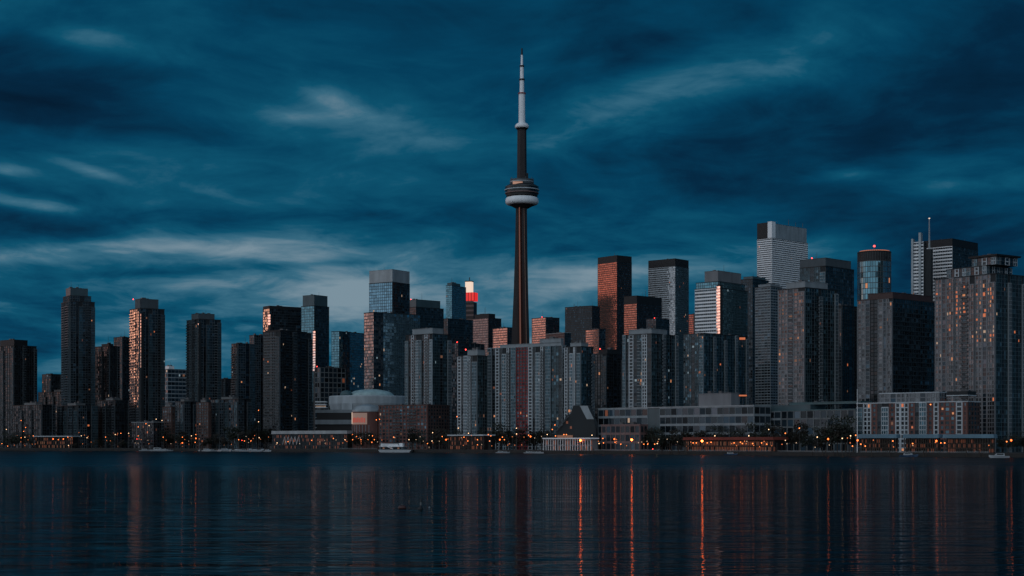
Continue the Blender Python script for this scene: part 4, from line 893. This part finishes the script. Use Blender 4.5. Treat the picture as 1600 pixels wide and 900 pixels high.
for px, py, kd in sorted(LAMPS):
    zn = [z for z in ZONES if z[0] <= px < z[1]][0]; i = cnt.get((zn[2], kd), 0); cnt[(zn[2], kd)] = i + 1
    n = sum(1 for l in LAMPS if l[2] == kd and zn[0] <= l[0] < zn[1])
    lab = KL[kd] + ' ' + zn[2] + ('' if n == 1 else ', ' + (ORD[i] if i < len(ORD) else 'number %d from left' % (i + 1)))
    lamp(px, py, KN[kd], lab, dy=(26 if py < 660 else None))

# ---- boats
def boat(name, label, px, dy, L, rz, kind='cruiser', hull='hull_white', group='boats moored along the shore'):
    Y = shore(px) + dy; o = empty(name, (tx(px)*Y, Y, 0), rz); tag(o, label, 'boat', group)
    s = L / 10; mb = MB(); secs = []
    for t, w, zb, zt in ((-5, 1.35, -.2, 1.0), (-2.5, 1.6, -.35, 1.02), (0, 1.65, -.4, 1.08), (2.5, 1.3, -.35, 1.25), (4.2, .6, -.2, 1.45), (5.2, .05, .6, 1.6)):
        secs.append([(t*s, -w*s, zt*s), (t*s, -w*s*.72, zb*s), (t*s, w*s*.72, zb*s), (t*s, w*s, zt*s)])
    for q in secs: mb.v += q
    for i in range(5):
        for j in range(3): b = 4*i; mb.face([b+j, b+4+j, b+5+j, b+1+j])
        mb.face([4*i+3, 4*i+7, 4*i+4, 4*i])
    mb.face([0, 1, 2, 3]); mb.face([23, 22, 21, 20])
    mb.build('hull', hull, o)
    if kind == 'cruiser':
        MB().prism([(-2.6*s, 1.02*s), (2.4*s, 1.05*s), (1.2*s, 2.2*s), (-2.4*s, 2.25*s)], -1.15*s, 1.15*s).build('cabin', 'hull_white', o)
        MB().prism([(-2.0*s, 1.5*s), (1.6*s, 1.5*s), (1.15*s, 2.0*s), (-1.9*s, 2.0*s)], -1.19*s, 1.19*s).build('window', 'dark_glass', o)
        MB().rod((-1.2*s, 0, 2.2*s), (-1.2*s, 0, 3.6*s), .05).build('antenna', 'steel', o)
    else:
        MB().prism([(-1.8*s, 1.02*s), (1.6*s, 1.05*s), (1.1*s, 1.5*s), (-1.6*s, 1.55*s)], -.8*s, .8*s).build('cabin', 'hull_white', o)
        MB().rod((.6*s, 0, 1.2*s), (.6*s, 0, 12*s), .09, .05).build('mast', 'pale_metal', o)
        MB().rod((.6*s, 0, 2.4*s), (-3.6*s, 0, 2.3*s), .16).build('furled_sail', 'hull_blue', o)
    return o
mar = [(312, 11), (323, 13), (332, 9), (343, 12), (352, 14), (360, 10), (371, 15), (381, 11), (390, 13), (399, 15), (410, 12), (418, 10)]
for i, (px, L) in enumerate(mar):
    boat('motor_boat' if i % 3 else 'sailing_boat', ('white motor boat' if i % 3 else 'white sailing boat') + ' in the marina, %s' % ORD[i], px, -14 - (i % 2) * 12, L, R(-38 + 20*((i*7) % 5 - 2)), 'cruiser' if i % 3 else 'sail')
boat('motor_boat', 'small white boat at the left end of the shelter, lit red from behind', 226, -12, 12, R(15))
boat('motor_boat', 'white boat with red-lit stern right of the small red-lit boat', 247, -14, 17, R(-10), hull='hull_white')
boat('motor_boat', 'pale boat at the quay between shelter and marina', 264, -12, 9, R(30))
for i, px in enumerate((782, 789, 826, 834, 842)):
    boat('motor_boat', 'small white boat at the quay left of columned pavilion, %s' % ORD[i], px, -10, 8.5, R(-25 + 30 * (i % 2)))
boat('motor_boat', 'white motor boat lying off the quay at the far right', 1561, -28, 12, R(178))
boat('motor_boat', 'low dark boat moored before the red-lit patio', 1142, -8, 10, R(-30), hull='hull_blue')
boat('motor_boat', 'low dark boat moored before the brick quayside block', 1420, -9, 12, R(-32), hull='hull_blue')
def ferry():
    px = 620; Y = shore(px) - 14; k = Y / F; o = empty('ferry', (tx(px)*Y, Y, 0), R(-18)); tag(o, 'white two-deck ferry boat with slanting stairs, below the brown brick hotel', 'ferry')
    L = 56 * k
    MB().prism([(-L/2 + 2, -.5), (L/2 - 3, -.5), (L/2, 2.4), (-L/2, 2.4)], -5, 5).build('hull', 'hull_white', o)
    d = MB().prism([(-L/2 + 1, 2.41), (L/2 - 8, 2.41), (L/2 - 9, 5.2), (-L/2 + 1, 5.2)], -4.4, 4.4).build('lower_deck', 'grey_concrete', o)
    for i in range(11): x = -L/2 + 2.5 + i * (L - 13) / 11; MB().box(x, x + 1.8, -4.47, -4.42, 3.2, 4.6).build('window', 'lit_dim' if i % 4 == 1 else 'dark_glass', d)
    MB().box(-L/2 + .5, L/2 - 8.4, -4.9, 4.9, 5.22, 5.5).build('deck_plate', 'white_paint', o)
    MB().prism([(-L/2 + 2, 5.51), (L/2 - 13, 5.51), (L/2 - 14.5, 7.9), (-L/2 + 2, 7.9)], -3.6, 3.6).build('upper_deck', 'white_paint', o)
    MB().box(-L/2 + 1.2, L/2 - 14, -4.2, 4.2, 7.91, 8.15).build('roof', 'white_paint', o)
    MB().box(L/2 - 13.5, L/2 - 10, -2.2, 2.2, 5.51, 8.6).build('wheelhouse', 'white_paint', o)
    MB().rod((L/2 - 12, 0, 8.6), (L/2 - 12, 0, 12.4), .12).build('mast', 'steel', o)
    st = MB(); st.rod((-L/2 + 3, -5.1, 7.6), (-L/2 + 15, -5.1, 3.2), .35); st.rod((-L/2 + 3, -5.1, 8.8), (-L/2 + 15, -5.1, 4.4), .12); st.build('stair', 'white_paint', o)
    r = MB()
    for i in range(16): x = -L/2 + 1 + i * (L - 10) / 16; r.box(x - .05, x + .05, -4.85, -4.75, 5.5, 6.5)
    r.box(-L/2 + .6, L/2 - 8.6, -4.84, -4.76, 6.5, 6.58); r.build('railing', 'white_paint', o)
ferry()

# ---- buoys in the foreground
def buoys():
    Y = HY and 10 * F / (796 - HY); p = Vector((tx(657) * Y, Y, 0))
    o = empty('channel_buoy', p, .4); o.rotation_euler = (R(2), R(4), .4); tag(o, 'dark pointed spar buoy with pale stripe standing in open water', 'buoy')
    MB().lathe([(.28, -.5), (.42, -.1), (.44, .12), (.3, .3), (.16, .42), (.12, 1.5), (.03, 1.72)], n=16).build('body', 'charcoal', o, True)
    MB().lathe([(.155, .62), (.145, 1.05)], n=16).build('stripe', 'slate_concrete', o)
    Y2 = 10 * F / (795 - HY); o = empty('mooring_buoy', (tx(628.5) * Y2, Y2, 0), .2); tag(o, 'low dark red drum buoy floating left of the pointed buoy', 'buoy')
    m = MB(); n = 14
    for x, r in ((-.58, .12), (-.52, .30), (-.3, .36), (.3, .36), (.52, .30), (.58, .12)):
        for i in range(n): a = 2*math.pi*i/n; m.v.append((x, r*math.cos(a), .16 + r*math.sin(a)))
    for q in range(5):
        for i in range(n): j = (i+1) % n; m.face([q*n+j, q*n+i, (q+1)*n+i, (q+1)*n+j])
    m.face(list(range(n))); m.face([5*n + i for i in range(n)][::-1])
    m.build('drum', 'red_hull', o, True)
    MB().box(-.14, .14, -.05, .05, .5, .66).build('mooring_eye', 'steel', o)
    Y3 = 10 * F / (793.5 - HY); o = empty('small_float', (tx(671) * Y3, Y3, 0)); tag(o, 'tiny white float right of the pointed buoy', 'float')
    MB().lathe([(.03, -.1), (.13, -.04), (.15, .06), (.08, .16), (.02, .2)], n=12).build('ball', 'concrete', o, True)
buoys()

# ---- mooring piles at the quay edge, railings, flag poles
pile = MB().lathe([(.2, -2.5), (.2, 0), (.18, 1)], n=8)
PILE = {h: MB().lathe([(.22, -2.5), (.2, h), (.08, h + .15)], n=8).mesh('mooring_pile', 'timber') for h in (4.5, 6, 9)}
k_ = 0
for lab, xs in (('before the low boat shed on the left', (150, 156, 159, 163, 176)), ('at the columned pavilion', (905, 910, 915, 921, 927)), ('before the long terminal', (1033, 1046, 1049, 1060, 1073)), ('before the warehouse', (1205, 1210, 1214, 1269, 1285, 1290)),
                ('left of the brick quayside block', (1302, 1308, 1316, 1322, 1327)), ('before the brick quayside block', (1362, 1390, 1443, 1447, 1510, 1530, 1536))):
    for i, px in enumerate(xs):
        Y = shore(px) - 2; o = bpy.data.objects.new('mooring_pile', PILE[(4.5, 6, 9)[(px * 7) % 3]]); C.objects.link(o); o.location = (tx(px)*Y, Y, 0)
        tag(o, 'dark timber pile %s, %s' % (lab, ORD[i]), 'mooring pile', 'mooring piles along the quay')
def rail(px0, px1, label):
    n = max(3, int((px1 - px0) / 5)); mb = MB(); pts = []
    for i in range(n + 1):
        px = px0 + (px1 - px0) * i / n; Y = shore(px) + 1.2; pts.append((tx(px)*Y, Y))
    base = Vector((*pts[0], GZ + .14)); o = empty('railing', base); tag(o, label, 'railing', 'railings along the quay')
    P = [Vector((x, y, GZ + .14)) - base for x, y in pts]
    for a, b in zip(P, P[1:]):
        for z in (.55, 1.05): mb.rod(a + Vector((0,0,z)), b + Vector((0,0,z)), .05, n=4)
    mb.build('handrail', 'pale_metal', o)
    mb = MB()
    for a, b in zip(P, P[1:]):
        for t in (0, .33, .66): q = a.lerp(b, t); mb.rod(q, q + Vector((0,0,1.1)), .06, n=4)
    mb.build('baluster', 'pale_metal', o)
for a, b, l in ((530, 590, 'pale quay railing below the banner drum'), (930, 1030, 'pale quay railing before the colonnade and terminal'), (1075, 1205, 'pale quay railing before the red-lit patio'), (1215, 1330, 'pale quay railing before the gridded warehouse'), (1345, 1545, 'pale quay railing before the blue awnings')): rail(a, b, l)
o = empty('flagpole', (tx(1339.5) * 1062, 1062, GZ)); tag(o, 'tall white flagpole at the left edge of the brick quayside block', 'flagpole')
MB().rod((0, 0, 0), (0, 0, wz(610, 1062) - GZ), .3, .16, 8).build('pole', 'white_paint', o); MB().lathe([(.1, 0), (.35, .2), (.35, .5), (.1, .7)], n=8).build('finial', 'white_paint', o).location = (0, 0, wz(610, 1062) - GZ)

# ---- people on the promenade (4 to 5 pixels tall)
def person_meshes(seed, stride, shirt, trousers):
    rng = random.Random(seed); me = bpy.data.meshes.new('body'); v = []; e = []; r = []
    def add(p, rad, par=None):
        v.append(p); r.append(rad)
        if par is not None: e.append((par, len(v) - 1))
        return len(v) - 1
    hip = add((0, 0, .95), .15); ch = add((0, .02, 1.3), .17, hip); nk = add((0, .01, 1.48), .06, ch); hd = add((0, .03, 1.6), .095, nk); add((0, .03, 1.72), .08, hd)
    for s in (-1, 1):
        th = add((s*.1, 0, .86), .09, hip); kn = add((s*.11, s*stride*.5 + .03, .48), .06, th); an = add((s*.11, s*stride, .08), .045, kn); add((s*.12, s*stride + .14, .04), .04, an)
        sh = add((s*.19, 0, 1.4), .065, ch); el = add((s*.25, -s*stride*.4, 1.13), .045, sh); add((s*.24, -s*stride*.5 + .12, .9), .035, el)
    me.from_pydata(v, e, []); o = bpy.data.objects.new('tmp', me); C.objects.link(o)
    md = o.modifiers.new('skin', 'SKIN'); md.use_smooth_shade = True
    for i, q in enumerate(me.skin_vertices[0].data): q.radius = (r[i], r[i] * (.75 if i in (0, 1) else 1)); q.use_root = (i == 0)
    o.modifiers.new('s', 'SUBSURF').levels = 1
    dg = bpy.context.evaluated_depsgraph_get(); dg.update(); nm = bpy.data.meshes.new_from_object(o.evaluated_get(dg)); nm.name = 'body'
    for m in (shirt, trousers, 'skin', 'hair'): nm.materials.append(M[m])
    for p in nm.polygons:
        c = p.center; p.material_index = (1 if c.z < .93 else 0 if c.z < 1.46 and not (abs(c.x) > .2 and c.z < 1.0) else 3 if (c.z > 1.68 or (c.z > 1.56 and c.y < .02)) else 2)
    C.objects.unlink(o); bpy.data.objects.remove(o); return nm
PEO = [person_meshes(i, st, sh, tr) for i, (st, sh, tr) in enumerate(((.18, 'cloth_pale', 'cloth_dark'), (.05, 'cloth_dark', 'cloth_blue'), (.22, 'cloth_red', 'cloth_dark'), (.0, 'cloth_blue', 'cloth_dark')))]
KD = ('in a pale top', 'in dark clothes', 'in a red top', 'in a blue top')
for lab, x0, x1, n, dmax in (('by the colonnade railing', 945, 1030, 14, 14), ('before red-lit patio', 1078, 1204, 30, 20), ('by the warehouse railing', 1232, 1330, 12, 12), ('before the blue awnings', 1350, 1545, 20, 12), ('below the banner drum', 545, 590, 6, 12)):
    c4 = [0] * 4; xs = sorted(random.uniform(x0, x1) for _ in range(n))
    for i, px in enumerate(xs):
        v = random.randrange(4); Y = shore(px) + random.uniform(2.5, dmax)
        o = bpy.data.objects.new('person', PEO[v]); C.objects.link(o); o.location = (tx(px)*Y, Y, GZ + .14); o.rotation_euler = (0, 0, random.uniform(0, 6.28))
        tag(o, 'person %s %s, %s so dressed' % (KD[v], lab, ORD[c4[v]] if c4[v] < 12 else 'farther right,'), 'person', 'people on the promenade'); c4[v] += 1
